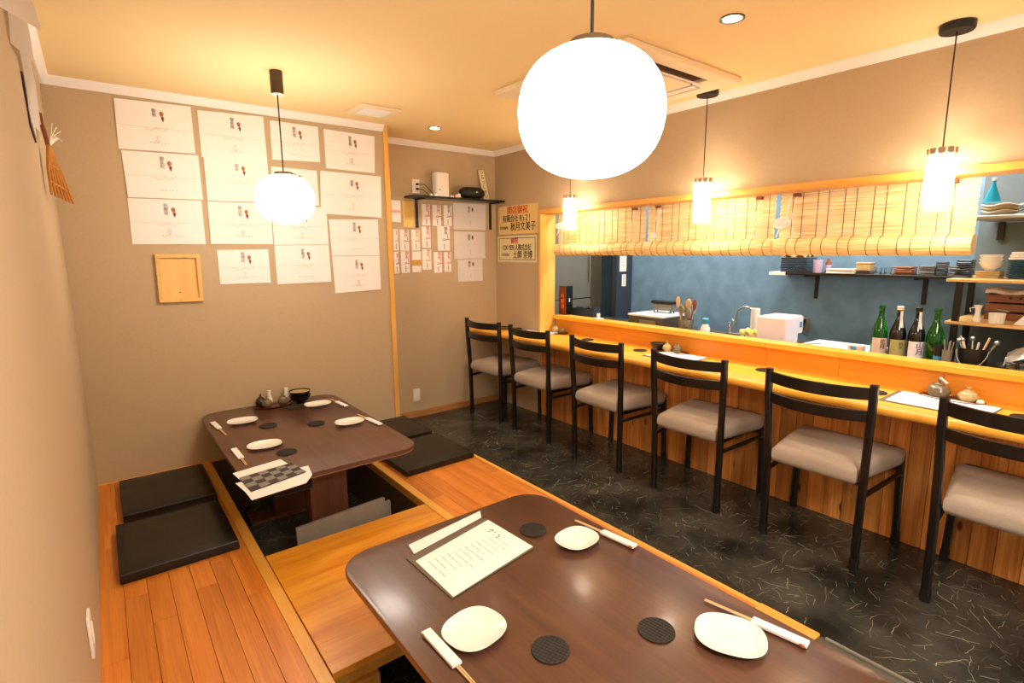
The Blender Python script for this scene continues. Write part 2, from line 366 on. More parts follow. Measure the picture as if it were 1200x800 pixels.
# kitchen shell
b = nb(); box(b, KX, KX+.1, 1.98, 3.62, 0, H); box(b, KX, KX+.1, 3.62, D2-.02, 0, H); struct('wall_kitchen', b, 'blue_plaster')
b = nb(); box(b, 4.262, KX, 3.60, 3.66, 0, H); struct('wall_kitchen_panel', b, 'navy_panel')
b = nb(); box(b, 4.40, KX+.1, .86, 1.98, 0, H); struct('wall_kitchen_step', b, 'blue_plaster')
b = nb(); box(b, 4.40, KX+.1, REAR, .86, 0, H); struct('wall_kitchen_side', b, 'grey_shade_plaster')  # blue wall too; the shadow around the upper shelf is put into its colour
b = nb(); box(b, 3.42, KX+.1, D2-.02, D2+.08, 0, H); box(b, 3.42, KX, NEARK-.1, NEARK, 0, H); struct('wall_kitchen_end', b, 'grey_shade_plaster')
# ceiling cornice (white crown), one piece per wall
def crown(name, p, q, nrm):
    bm = nb(); p = Vector(p); q = Vector(q); n = Vector(nrm); up = Vector((0, 0, 1))
    prof = [(0, 0), (.010, 0), (.018, .012), (.034, .030), (.040, .044), (0, .044)]
    bridge(bm, [[c + n*a + up*(H-.044+h) for a, h in prof] for c in (p, q)]); return struct(name, bm, 'white_trim')
crown('trim_1', (0, REAR, 0), (0, D, 0), (1, 0, 0)); crown('trim_2', (0, D, 0), (1.952, D, 0), (0, -1, 0))
crown('trim_3', (1.975, D2, 0), (W, D2, 0), (0, -1, 0)); crown('trim_4', (W, D2, 0), (W, REAR, 0), (-1, 0, 0))
b = nb(); box(b, 1.952, 1.99, D-.012, D+.05, ZP, H); struct('trim_5', b, 'post_wood')        # corner post of the alcove
b = nb(); box(b, 1.98, W, D2-.014, D2, 0, .055); box(b, 1.98, W, D2-.022, D2, 0, .018); struct('baseboard_back', b, 'base_wood')
b = nb(); box(b, 0, 1.952, D-.008, D, ZP, ZP+.008); struct('baseboard_left', b, 'trim_wood')

# window opening casing
wf = nb(); box(wf, 3.25, 3.425, OY1, OY1+.03, .78, OZ1+.035, .002)
win = struct('window_1', wf, 'post_wood')
b = nb(); box(b, 3.25, 3.425, OY0, OY1, OZ1, OZ1+.035, .002); obj('head_board', b, wood('head_wood', (222, 150, 56), (242, 182, 90), 1, .8, .4, .03, ring=5), win)

# ================================================================ RAISED PLATFORM
PL = thing('raised_platform', 'low raised timber platform with sunken leg pits under two dark tables', 'platform', (0, 0, 0))
plank_me = {}
def plank(w_, l_, m, x, y, z, parent, axis='y', name='plank'):
    k = (round(w_, 3), round(l_, 3), m, axis)
    if k not in plank_me:
        bm = nb(); box(bm, 0, w_-.0012, 0, l_-.0012, -.014, 0, .0009)
        me = bpy.data.meshes.new(name); bm.to_mesh(me); bm.free(); me.materials.append(MATS[m]); plank_me[k] = me
    o = link_obj(name, plank_me[k], parent); o.location = (x, y, z); return o
def deck(x0, x1, y0, y1, n, joints):
    pw = (x1-x0)/n
    for i in range(n):
        y = y1; first = joints[i % len(joints)]; L = first
        while y > y0+.01:
            l = min(L, y-y0); plank(pw, round(l, 3), 'deck_wood', x0+i*pw, y-l, ZP, PL); y -= l; L = .91
deck(0.0, .556, REAR, D, 7, [.91, .52, .75, .36, .62, .45, .80])
deck(1.487, 2.04, 0.68, D, 6, [.5, .82, .33, .66, .9, .42])
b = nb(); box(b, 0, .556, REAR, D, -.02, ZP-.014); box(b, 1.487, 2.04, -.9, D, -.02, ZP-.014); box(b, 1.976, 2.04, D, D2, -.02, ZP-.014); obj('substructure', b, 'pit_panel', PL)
b = nb(); box(b, .556, .603, REAR, D, ZP-.05, ZP+.001, .002); obj('edge_trim', b, 'trim_wood', PL)
b = nb(); box(b, 1.44, 1.487, -.9, D, ZP-.05, ZP+.001, .002); obj('edge_trim', b, 'trim_wood', PL)
b = nb(); box(b, 2.04, 2.066, .90, D2, -.0, ZP+.002, .003); obj('edge_trim', b, 'trim_wood', PL)
b = nb(); box(b, 2.02, 2.066, .68, .90, .02, ZP+.006, .003); obj('edge_trim', b, 'trim_wood', PL)
b = nb(); box(b, 1.487, 2.066, -.9, .68, 0, ZP-.004, .004); obj('vinyl_step', b, 'baseboard_green', PL)
b = nb(); tube(b, [(2.062, .66, ZP-.002), (2.062, -.9, ZP-.002)], .007, 8); obj('step_nosing', b, 'kerb_line', PL)
b = nb(); box(b, 1.99, D2 and 2.04, D, D2, ZP-.014, ZP, .0009); obj('plank', b, 'deck_wood', PL)
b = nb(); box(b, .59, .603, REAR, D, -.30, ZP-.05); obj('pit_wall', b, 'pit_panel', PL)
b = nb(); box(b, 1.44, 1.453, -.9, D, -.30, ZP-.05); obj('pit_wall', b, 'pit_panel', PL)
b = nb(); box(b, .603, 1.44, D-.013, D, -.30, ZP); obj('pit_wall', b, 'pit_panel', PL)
b = nb(); box(b, .603, 1.44, -.9, D-.013, -.30, -.24); obj('pit_floor', b, 'vinyl_floor', PL)
BR = thing('bridge_board', 'honey coloured wooden bridge board set between the two table pits', 'board', (1.02, 2.04, ZP-.03))
b = nb(); box(b, .607, 1.436, 1.60, 2.485, ZP-.03, ZP+.001, .002); obj('board', b, 'bridge_wood', BR, world=True)
for yy in (1.64, 2.43):
    b = nb(); box(b, .612, 1.432, yy, yy+.04, ZP-.10, ZP-.031, .002); obj('support_rail', b, 'trim_wood', BR, world=True)
for yy in (1.62, 2.40):
    b = nb(); box(b, .612, .78, yy, yy+.06, -.238, ZP-.10, .002); obj('support_leg', b, 'trim_wood', BR, world=True)
    b = nb(); box(b, 1.27, 1.432, yy, yy+.06, -.238, ZP-.10, .002); obj('support_leg', b, 'trim_wood', BR, world=True)

# ================================================================ LOW TABLES
def low_table(label, cx, y0, y1, w_, rz=0):
    cy = (y0+y1)/2; t = thing('low_table', label, 'table', (cx, cy, -.24), rz); L = (y1-y0)/2; h = .70
    b = nb(); prism(b, rrect(-w_/2, w_/2, -L, L, .11, 8), h-.022, h, .004, 2); obj('tabletop', b, 'table_wood', t)
    b = nb(); prism(b, rrect(-w_/2+.002, w_/2-.002, -L+.002, L-.002, .11, 8), h-.027, h-.0222); obj('edge_banding', b, 'table_edge', t)
    b = nb(); box(b, -.10, .10, -L+.2, L-.2, h-.08, h-.0275, .003); obj('under_rail', b, 'leg_wood', t)
    for s in (-1, 1):
        b = nb(); box(b, -.10, .10, s*(L-.29)-.045, s*(L-.29)+.045, .02, h-.0275, .003); obj('leg', b, 'leg_wood', t)
        b = nb(); box(b, -.25, .25, s*(L-.29)-.07, s*(L-.29)+.07, 0, .02, .002); obj('foot', b, 'leg_wood', t)
    return t
low_table('dark brown low table standing against the papered back wall', 1.0, 2.50, 3.922, .87)
low_table('large dark brown low table in the foreground with three white plates', 1.117, .27, 1.70, .885)
TZ = .4605

# plates, coasters, chopsticks
def plate(x, y, a, bb, rz, label, z=TZ):
    t = thing('small_plate', label, 'plate', (x, y, z), rz, 'white dinner plates on the low tables')
    bm = nb(); n = 44
    prof = [(.45, .001), (.60, .0), (.68, .003), (.97, .0155), (1.0, .0175), (.985, .0190), (.93, .0165), (.70, .0065), (.4, .005), (.02, .005)]
    bridge(bm, [[Vector((p[0]*s, p[1]*s, z_)) for p in supere(a, bb, 2.5, n)] for s, z_ in prof])
    obj('dish', bm, 'plate_white', t); return t
A = math.radians
plate(.851, 1.107, .088, .080, A(10), 'white plate at the front left place of the foreground table')
plate(1.405, 1.266, .082, .070, A(5), 'white plate at the far right place of the foreground table')
plate(1.380, .656, .082, .092, A(30), 'white oval plate at the near right place of the foreground table')
plate(.752, 3.555, .088, .068, A(-10), 'white plate at the far left place of the back table')
plate(.755, 3.015, .088, .068, A(-8), 'white plate beside the grey woven menu on the back table')
plate(1.245, 3.64, .090, .066, A(-4), 'white plate at the far right place of the back table')
plate(1.270, 3.115, .088, .068, A(-4), 'white plate at the near right place of the back table')

co = None
def coaster(x, y, label, z=TZ, r=.051):
    global co
    if co is None:
        co = thing('coaster', label, 'coaster', (x, y, z), .3)
        b = nb(); lathe(b, [(.050, 0), (.051, .0015), (.051, .004), (.050, .005)], n=32); obj('disc', b, 'coaster', co)
        b = nb()
        for k in range(-4, 5):
            h_ = math.sqrt(max(0, .048**2-(k*.0105)**2))
            box(b, -h_, h_, k*.0105-.0007, k*.0105+.0007, .0049, .0056); box(b, k*.0105-.0007, k*.0105+.0007, -h_, h_, .0049, .0056)
        obj('ribs', b, 'coaster_line', co)
        return co
    return dup(co, (x, y, z), random.random(), label)
coaster(1.333, 1.428, 'round dark coaster behind the menu sheet on the foreground table')
coaster(.973, .929, 'round dark coaster right of the front left plate on the foreground table')
coaster(1.253, .801, 'round dark coaster left of the near right plate on the foreground table')
coaster(.861, 3.39, 'round dark coaster beside the far left plate of the back table')
coaster(.826, 2.855, 'round dark coaster touching the plate next to the woven menu')
coaster(1.105, 3.247, 'round dark coaster at the middle of the back table')
coaster(1.097, 3.70, 'round dark coaster in front of the black bowl on the back table')

def chop(tip, mid, end, label, rest_end=True, z=TZ):
    """sleeve from end to mid, sticks come out towards the tip"""
    tip = Vector((tip[0], tip[1], 0)); end = Vector((end[0], end[1], 0)); mid = Vector((mid[0], mid[1], 0))
    d = (tip-end); L = d.length; ang = math.atan2(d.y, d.x); s = (mid-end).length
    t = thing('chopsticks', label, 'chopsticks', (end.x, end.y, z), ang, 'chopsticks in paper sleeves')
    b = nb(); box(b, 0, s, -.0145, .0145, .0040, .0128, .0012); obj('paper_sleeve', b, 'paper', t)
    for q in (-1, 1):
        b = nb(); tube(b, [(.02, q*.0035, .008), (L, q*.0030, .006)], [.0032, .0022], 6); obj('stick', b, 'pale_wood', t)
    b = nb(); lathe(b, [(.004, -.018), (.009, -.014), (.006, 0), (.009, .014), (.004, .018)], n=10)
    bmesh.ops.rotate(b, verts=b.verts, cent=(0, 0, 0), matrix=Matrix.Rotation(PI/2, 3, 'X')); bmesh.ops.translate(b, verts=b.verts, vec=(.012, 0, .0085))
    for v in b.verts: v.co.z = max(0, v.co.z*.75)
    obj('chopstick_rest', b, 'rest_brown', t)
    return t
chop((.749, .955), (.754, 1.030), (.745, 1.190), 'chopsticks in a paper sleeve left of the front left plate, foreground table')
chop((1.505, 1.375), (1.524, 1.250), (1.536, 1.105), 'chopsticks in a paper sleeve beyond the far right plate, foreground table')
chop((1.470, .789), (1.490, .654), (1.516, .512), 'chopsticks in a paper sleeve beyond the oval plate, foreground table')
chop((.625, 3.35), (.630, 3.50), (.602, 3.66), 'chopsticks left of the far left plate on the back table')
chop((.618, 2.79), (.622, 2.90), (.612, 3.07), 'chopsticks beside the plate next to the woven menu')
chop((1.365, 3.74), (1.375, 3.63), (1.385, 3.48), 'chopsticks right of the far right plate on the back table')
chop((1.376, 3.25), (1.383, 3.13), (1.403, 2.96), 'chopsticks right of the near right plate on the back table')

# menus --------------------------------------------------------
def sheet_quad(bm, pts, z, th=.0012):
    prism(bm, pts, z, z+th)
def marks(bm, x0, x1, y0, y1, z, cols, rnd, th=.0003, w_=.0022):
    for i in range(cols):
        x = x0 + (x1-x0)*(i+.5)/cols; y = y1
        end = y0 + (y1-y0)*rnd.random()*.55
        while y > end:
            l = .002+.003*rnd.random(); box(bm, x-w_*rnd.random(), x+w_*rnd.random()+.0005, y-l, y, z, z+th); y -= l+.002+.002*rnd.random()
t = thing('menu_sheets', 'white handwritten menu sheet on a dark board on the foreground table', 'menu', (1.06, 1.43, TZ))
b = nb(); prism(b, [(.868, 1.552), (.878, 1.270), (1.254, 1.330), (1.242, 1.612)], TZ, TZ+.004, .001, 1); obj('menu_board', b, 'holder_grey', t, world=True)
b = nb(); prism(b, [(.884, 1.514), (.884, 1.272), (1.254, 1.336), (1.240, 1.590)], TZ+.0045, TZ+.0062); obj('sheet', b, 'paper', t, world=True)
b = nb(); rnd = random.Random(3)
marks(b, .905, 1.20, 1.36, 1.485, TZ+.0063, 12, rnd, w_=.0016); 
for _ in range(8):
    x_ = 1.165+rnd.random()*.04; y_ = 1.42+rnd.random()*.10; box(b, x_, x_+.006, y_, y_+.006, TZ+.0063, TZ+.0066)
obj('lettering', b, 'ink', t, world=True)
t = thing('paper_sheet', 'white sheet lying behind the menu board on the foreground table', 'paper', (1.08, 1.62, TZ))
b = nb(); prism(b, [(.915, 1.628), (.905, 1.565), (1.235, 1.63), (1.262, 1.678)], TZ+.0001, TZ+.0016); obj('sheet', b, 'paper', t, world=True)
t = thing('woven_menu', 'grey checked woven menu folder on the corner of the back table', 'menu', (.69, 2.57, TZ))
P0, P1, P2, P3 = Vector((.556, 2.640)), Vector((.800, 2.676)), Vector((.824, 2.520)), Vector((.568, 2.452))
b = nb(); prism(b, [P0, P1, P2, P3], TZ+.0035, TZ+.008); obj('folder', b, 'weave_dark', t, world=True)
b = nb()
for i in range(6):
    for j in range(4):
        if (i+j) % 2: continue
        def Q(u, v): return (P0*(1-u)+P1*u)*(1-v)+(P3*(1-u)+P2*u)*v
        prism(b, [Q(i/6, j/4), Q((i+1)/6, j/4), Q((i+1)/6, (j+1)/4), Q(i/6, (j+1)/4)], TZ+.008, TZ+.0085)
obj('check_pattern', b, 'weave_light', t, world=True)
b = nb(); prism(b, [(.544, 2.729), (.773, 2.771), (.79, 2.66), (.556, 2.62)], TZ+.0018, TZ+.0033); obj('inner_sheet', b, 'paper', t, world=True)
t = thing('paper_sheet', 'white sheets under the woven menu jutting over the table corner', 'paper', (.69, 2.47, TZ))
b = nb(); prism(b, [(.532, 2.60), (.86, 2.60), (.841, 2.477), (.79, 2.40), (.552, 2.368), (.548, 2.47)], TZ+.0002, TZ+.0016); obj('sheet', b, 'paper', t, world=True)

# condiment sets ------------------------------------------------
def pot(parent, x, y, z, r, h, m, lid=True, knob=True):
    b = nb(); lathe(b, [(.02*r, 0), (.55*r, 0), (.92*r, .25*h), (r, .48*h), (.85*r, .75*h), (.5*r, .9*h), (.48*r, .92*h), (.02*r, .93*h)], (x, y, z), 20); p = obj('pot', b, m, parent, world=True)
    b = nb(); lathe(b, [(.5*r, .92*h), (.48*r, .98*h), (.18*r, 1.08*h), (.1*r, 1.12*h), (.16*r, 1.2*h), (.12*r, 1.28*h), (.01, 1.3*h)], (x, y, z), 16); obj('lid', b, m, parent, world=True)
    return p
t = thing('condiment_set', 'oval lacquer tray with two brown pottery pots on the back table', 'condiments', (1.0, 3.84, TZ))
b = nb(); lathe(b, [(.10, 0), (.13, .004), (.14, .012), (.136, .013), (.125, .006), (.01, .005)], (1.0, 3.825, TZ), 30, 1.0, .55); obj('tray', b, 'lacquer_red', t, world=True)
pot(t, .955, 3.80, TZ+.007, .036, .058, 'pottery'); pot(t, 1.06, 3.81, TZ+.007, .036, .060, 'pottery'); pot(t, .93, 3.862, TZ+.007, .034, .062, 'pottery_dark')
for x_, y_ in ((.985, 3.855), (1.10, 3.865)):
    b = nb(); lathe(b, [(.014, 0), (.020, .01), (.020, .04), (.010, .07), (.014, .10), (.004, .102)], (x_, y_, TZ+.007), 14); obj('shaker', b, 'white_plastic', t, world=True)
t = thing('soup_bowl', 'stacked black bowls on the back table beside the pottery tray', 'bowl', (1.175, 3.80, TZ))
for k in range(2):
    b = nb(); z0 = TZ+.03*k; lathe(b, [(.030, z0), (.032, z0+.008), (.055, z0+.022), (.070, z0+.048), (.073, z0+.058), (.070, z0+.058), (.052, z0+.028), (.01, z0+.020)], (1.175, 3.80, 0), 28); obj('bowl', b, 'lacquer', t, world=True)
b = nb(); lathe(b, [(.066, TZ+.075), (.066, TZ+.080), (.01, TZ+.081)], (1.175, 3.80, 0), 24); obj('inner_glaze', b, 'tan_glaze', t, world=True)

# ================================================================ FLOOR CUSHIONS
def cushion(x0, x1, y0, y1, label, th=.055, rz=0.0):
    cx, cy = (x0+x1)/2, (y0+y1)/2; t = thing('floor_cushion', label, 'cushion', (cx, cy, ZP+.001), rz, 'black floor cushions on the platform')
    a, c = (x1-x0)/2, (y1-y0)/2; bm = nb(); n = 14; rows = []
    g = bmesh.ops.create_grid(bm, x_segments=n, y_segments=n, size=1.0)['verts']; rnd = random.Random(int(x0*100+y0*10))
    for v in g:
        u, w_ = v.co.x, v.co.y; e = (1-abs(u)**6)*(1-abs(w_)**6)
        v.co = Vector((u*a, w_*c, th*.80 + th*.20*max(0, e)**.5 + rnd.uniform(-.0012, .0012)))
    ed = [e for e in bm.edges if e.is_boundary]
    r_ = bmesh.ops.extrude_edge_only(bm, edges=ed); vs = [v for v in r_['geom'] if isinstance(v, bmesh.types.BMVert)]
    for v in vs: v.co.z = 0.012; v.co.x *= 1.012; v.co.y *= 1.012
    ed = [e for e in bm.edges if e.is_boundary]; r_ = bmesh.ops.extrude_edge_only(bm, edges=ed)
    for v in [v for v in r_['geom'] if isinstance(v, bmesh.types.BMVert)]: v.co.z = 0; v.co.x *= .985; v.co.y *= .985
    bmesh.ops.contextual_create(bm, geom=[e for e in bm.edges if e.is_boundary])
    obj('cover', bm, 'black_vinyl', t, 40)
    b = nb(); tube(b, [(-a, -c, th*.80), (a, -c, th*.80), (a, c, th*.80), (-a, c, th*.80), (-a, -c, th*.80)], .003, 6); obj('piping', b, 'black_vinyl', t)
    return t
cushion(.072, .525, 2.63, 3.17, 'black floor cushion on left deck, nearer the camera', .050)
cushion(.105, .535, 3.265, 3.81, 'black floor cushion on left deck, against the back wall', .050)
cushion(1.515, 2.02, 2.875, 3.385, 'black floor cushion on right deck, nearer the camera', .045, .02)
cushion(1.50, 2.02, 3.44, 3.915, 'black floor cushion on right deck beside the alcove post', .050)

# grey boards and blue item in pits
t = thing('grey_board', 'pair of grey flat boards propped on edge in the back table pit', 'board', (1.0, 2.56, -.24))
for k, (x0, x1, y0, zt) in enumerate(((.77, 1.235, 2.545, .170), (.80, 1.29, 2.60, .115))):
    b = nb(); box(b, x0, x1, y0, y0+.022, -.24, zt, .003)
    for v in b.verts: v.co.y += (v.co.z+.24)*.03; v.co.z += (v.co.x-x0)*(.05 if v.co.z > 0 else 0)
    obj('board', b, 'grey_board', t, world=True)
t = thing('blue_cloth', 'blue folded cloth on the pit floor under the foreground table', 'cloth', (1.0, 1.5, -.238))
for k in range(3):
    b = nb(); box(b, .86+.01*k, 1.14-.008*k, 1.30, 1.56-.01*k, -.238+.028*k, -.212+.028*k, .010, 2); obj('fold', b, 'blue_cloth', t, world=True)
t = thing('storage_caddy', 'black wire shelf hanging under the back table top', 'shelf', (.80, 2.72, .33))
for k in range(5):
    b = nb(); box(b, .70, .88, 2.62+.04*k, 2.628+.04*k, .33, .337); obj('bar', b, 'dark_metal', t, world=True)
for x_ in (.70, .873):
    b = nb(); box(b, x_, x_+.007, 2.62, 2.79, .337, .424); obj('side_rail', b, 'dark_metal', t, world=True)

# ================================================================ BAR COUNTER
CT = .775
BC = thing('bar_counter', 'long honey wood bar counter with vertical cedar boards below', 'counter', (3.3, 2.0, 0))
def counter_top():
    bm = nb(); th = .045; prof = []
    for i in range(9):
        t = -PI/2 + PI*i/8; prof.append((2.962+.0225-math.cos(t)*.0225, CT-.0225+math.sin(t)*.0225))
    prof = [(3.281, CT-th)] + prof + [(3.281, CT)]
    bridge(bm, [[Vector((x, y, z)) for x, z in prof] for y in (-.9, D2-.001)])
    box(bm, 3.28, 3.45, -.34, OY1-.001, CT-.04, CT); return bm
obj('counter_top', counter_top(), 'counter_wood', BC, world=True)
for y0, y1 in ((-.34, .72), (.722, 1.20), (1.202, 1.62), (1.622, OY1-.002)):
    b = nb(); box(b, 3.432, 3.45, y0, y1, CT, .897, .001); obj('fascia_board', b, 'fascia_wood', BC, world=True)
for y0, y1 in ((-.34, 1.20), (1.202, 1.62), (1.622, OY1-.002)):
    b = nb(); box(b, 3.398, 3.52, y0, y1, .897, .932, .003); obj('ledge', b, 'counter_wood', BC, world=True)
y = D2-.004; i = 0; rnd = random.Random(5)
bw = .0925; bm = nb(); box(bm, 0, .014, 0, bw-.002, 0, .729, .0015); bme = bpy.data.meshes.new('board'); bm.to_mesh(bme); bm.free(); bme.materials.append(MATS['cedar_board'])
while y > -.85:
    y -= bw; o = link_obj('board', bme, BC); o.location = (3.284-3.3+rnd.uniform(0, .0012), y-2.0, 0)

# ================================================================ CHAIRS
def make_chair(label):
    t = thing('bar_chair', label, 'chair', (0, 0, 0), 0, 'black counter chairs with grey seats')
    bm = nb(); prism(bm, [(-.243, -.196), (.215, -.262), (.235, -.255), (.235, .255), (.215, .262), (-.243, .196)], .410, .510, .040, 5)
    bmesh.ops.subdivide_edges(bm, edges=[e for e in bm.edges if e.calc_length() > .2], cuts=5, use_grid_fill=True)
    for v in bm.verts:
        if v.co.z > .48: v.co.z += .014*max(0, 1-(v.co.x/.24)**2)*max(0, 1-(v.co.y/.26)**2)
    obj('seat', bm, 'seat_fabric', t, 60)
    def bar(pts, wx, wy):
        bm = nb(); R = []
        for (x, y, z) in pts:
            R.append([Vector((x+a*wx/2, y+c*wy/2, z)) for a, c in ((-1, -.6), (-.6, -1), (.6, -1), (1, -.6), (1, .6), (.6, 1), (-.6, 1), (-1, .6))])
        bridge(bm, R); return bm
    for s in (-1, 1):
        l = obj('leg', bar([(-.222, s*.218, 0), (-.224, s*.219, .20), (-.228, s*.222, .44), (-.236, s*.226, .60), (-.246, s*.232, .78), (-.250, s*.233, .895), (-.250, s*.233, .908)], .034, .032), 'black_wood', t)
        obj('foot_cap', bar([(-.222, s*.218, -.0), (-.223, s*.218, .055)], .038, .036), 'black_plastic', l)
        l = obj('leg', bar([(.218, s*.258, 0), (.215, s*.252, .20), (.212, s*.246, .425), (.212, s*.246, .47)], .034, .030), 'black_wood', t)
        obj('foot_cap', bar([(.218, s*.258, -.0), (.2175, s*.2575, .055)], .038, .034), 'black_plastic', l)
        bm = nb(); tube(bm, [(-.224, s*.219, .365), (.214, s*.250, .375)], .012, 8); obj('side_stretcher', bm, 'black_wood', t)
    def slat(z0, z1, xo, half, dip):
        bm = nb(); R = []
        for i in range(13):
            u = -1+2*i/12; y_ = u*half; x_ = xo - .058*(1-u*u); dz = -dip*(1-u*u)
            R.append([Vector((x_-.009, y_, z0+dz)), Vector((x_+.009, y_, z0+dz)), Vector((x_+.009, y_, z1+dz*.6)), Vector((x_-.009, y_, z1+dz*.6))])
        bridge(bm, R); bmesh.ops.recalc_face_normals(bm, faces=bm.faces)
        return bm
    obj('back_slat', slat(.838, .893, -.249, .225, .004), 'black_wood', t)
    obj('back_slat', slat(.735, .785, -.243, .224, .004), 'black_wood', t)
    bm = nb()
    box(bm, -.15, .200, -.185, -.165, .388, .414); box(bm, -.15, .200, .165, .185, .388, .414); box(bm, -.150, -.132, -.165, .165, .390, .414); box(bm, .196, .214, -.235, .235, .390, .414)
    obj('seat_frame', bm, 'black_wood', t)
    return t
CH = [(3.05, 3.885, .05, 'black chair with grey seat in the corner by the alcove, farthest away'), (3.055, 3.235, .0, 'second black chair with grey seat counted from the alcove corner'),
      (3.05, 2.500, -.01, 'third black chair with grey seat counted from the alcove corner'), (3.045, 1.775, .02, 'fourth black chair, in front of the paper menu with two pots and a bowl'),
      (3.045, 1.055, .01, 'fifth black chair, fully visible second chair from the right edge'), (3.035, .335, .0, 'nearest black chair, cut off by the right edge of the photo')]
ch0 = make_chair(CH[0][3]); ch0.location = (CH[0][0], CH[0][1], 0); ch0.rotation_euler.z = CH[0][2]
for x_, y_, rz, lb in CH[1:]: dup(ch0, (x_, y_, 0), rz, lb)

# ================================================================ THINGS ON THE COUNTER
CZ = CT+.0005
def menu_counter(pts, off, label):
    c = sum((Vector(p) for p in pts), Vector((0, 0)))/4
    t = thing('counter_menu', label, 'menu', (c.x, c.y, CZ))
    b = nb(); prism(b, pts, CZ, CZ+.004, .001, 1); obj('menu_board', b, 'holder_grey', t, world=True)
    b = nb(); prism(b, [(p[0]*.94+c.x*.06+off[0], p[1]*.93+c.y*.07+off[1]) for p in pts], CZ+.0042, CZ+.007); obj('sheet', b, 'paper', t, world=True)
menu_counter([(3.077, .885), (3.075, .495), (3.335, .475), (3.350, .885)], (.0, -.012), 'white menu sheet on a grey board beside the nearest chair')
menu_counter([(3.097, 2.335), (3.12, 1.975), (3.36, 1.985), (3.365, 2.33)], (.008, -.006), 'white menu sheet on the counter behind the fourth chair')
menu_counter([(3.13, 3.86), (3.13, 3.45), (3.36, 3.47), (3.36, 3.86)], (.0, -.01), 'white menu sheet at the far end of the counter')
for x_, y_, lb in ((3.17, 3.02, 'coaster at the far part of the counter behind the third chair'), (3.30, 3.06, 'coaster near the fascia behind the third chair'), (3.245, 2.47, 'coaster just left of the white menu behind the fourth chair'),
                   (3.296, 1.56, 'coaster on the counter between fourth and fifth chair'), (3.18, 1.20, 'coaster seen over the back of the fifth chair'), (3.226, .945, 'coaster left of the nearest counter menu'), (3.242, .385, 'coaster at the right edge of the photo on the counter')):
    coaster(x_, y_, 'round dark ' + lb, CZ)
def cond(cx, cy, rz, label, big=True):
    t = thing('condiment_set', label, 'condiments', (cx, cy, CZ), 0)
    b = nb(); lathe(b, [(.09, 0), (.115, .003), (.126, .010), (.122, .011), (.11, .005), (.01, .004)], (cx, cy, CZ), 28, .55, 1.05); obj('tray', b, 'lacquer_red', t, world=True)
    return t
t = cond(3.35, .665, 0, 'lacquer tray with two brown pottery pots on the near counter')
pot(t, 3.355, .720, CZ+.006, .050, .066, 'pottery'); pot(t, 3.355, .605, CZ+.006, .040, .052, 'pottery_light')
b = nb(); tube(b, [(3.39, .74, CZ+.05), (3.375, .72, CZ+.095), (3.36, .69, CZ+.075)], .006, 8); obj('spoon', b, 'plate_white', t, world=True)
b = nb(); lathe(b, [(.012, 0), (.016, .008), (.012, .018), (.002, .02)], (3.34, .555, CZ+.006), 12); obj('shaker', b, 'white_plastic', t, world=True)
t = cond(3.36, 2.265, 0, 'lacquer tray with a pottery pot and a jug behind the fourth chair')
pot(t, 3.35, 2.31, CZ+.006, .033, .055, 'pottery_light'); pot(t, 3.35, 2.225, CZ+.006, .034, .058, 'pottery')
t = thing('sauce_bowl', 'dark pottery bowl on the counter left of the two pots behind the fourth chair', 'bowl', (3.36, 2.40, CZ))
b = nb(); lathe(b, [(.028, 0), (.026, .006), (.040, .022), (.055, .046), (.058, .055), (.054, .055), (.036, .028), (.01, .016)], (0, 0, 0), 24); obj('bowl', b, 'pottery_dark', t)
t = cond(3.365, 3.50, 0, 'lacquer tray with small pots at the far end of the counter')
pot(t, 3.36, 3.515, CZ+.006, .034, .054, 'pottery_light'); pot(t, 3.36, 3.43, CZ+.006, .030, .046, 'pottery')
t = thing('serving_tray', 'black tray lying at the alcove end of the counter', 'tray', (3.17, 4.06, CZ))
b = nb(); lathe(b, [(.07, 0), (.085, .004), (.088, .012), (.085, .013), (.078, .006), (.01, .005)], (0, 0, 0), 26); obj('dish', b, 'lacquer', t)
dup(t, (3.21, 3.87, CZ), 0, 'black tray next to the far counter menu')
t = thing('soy_dish', 'small dark spouted dish behind the third chair', 'dish', (3.16, 2.62, CZ))
b = nb(); lathe(b, [(.02, 0), (.03, .006), (.04, .02), (.037, .02), (.02, .008), (.005, .006)], (0, 0, 0), 20); obj('dish', b, 'pottery_dark', t)
b = nb(); tube(b, [(0, -.035, .015), (0, -.07, .026)], [.006, .004], 8); obj('handle', b, 'pottery_dark', t)

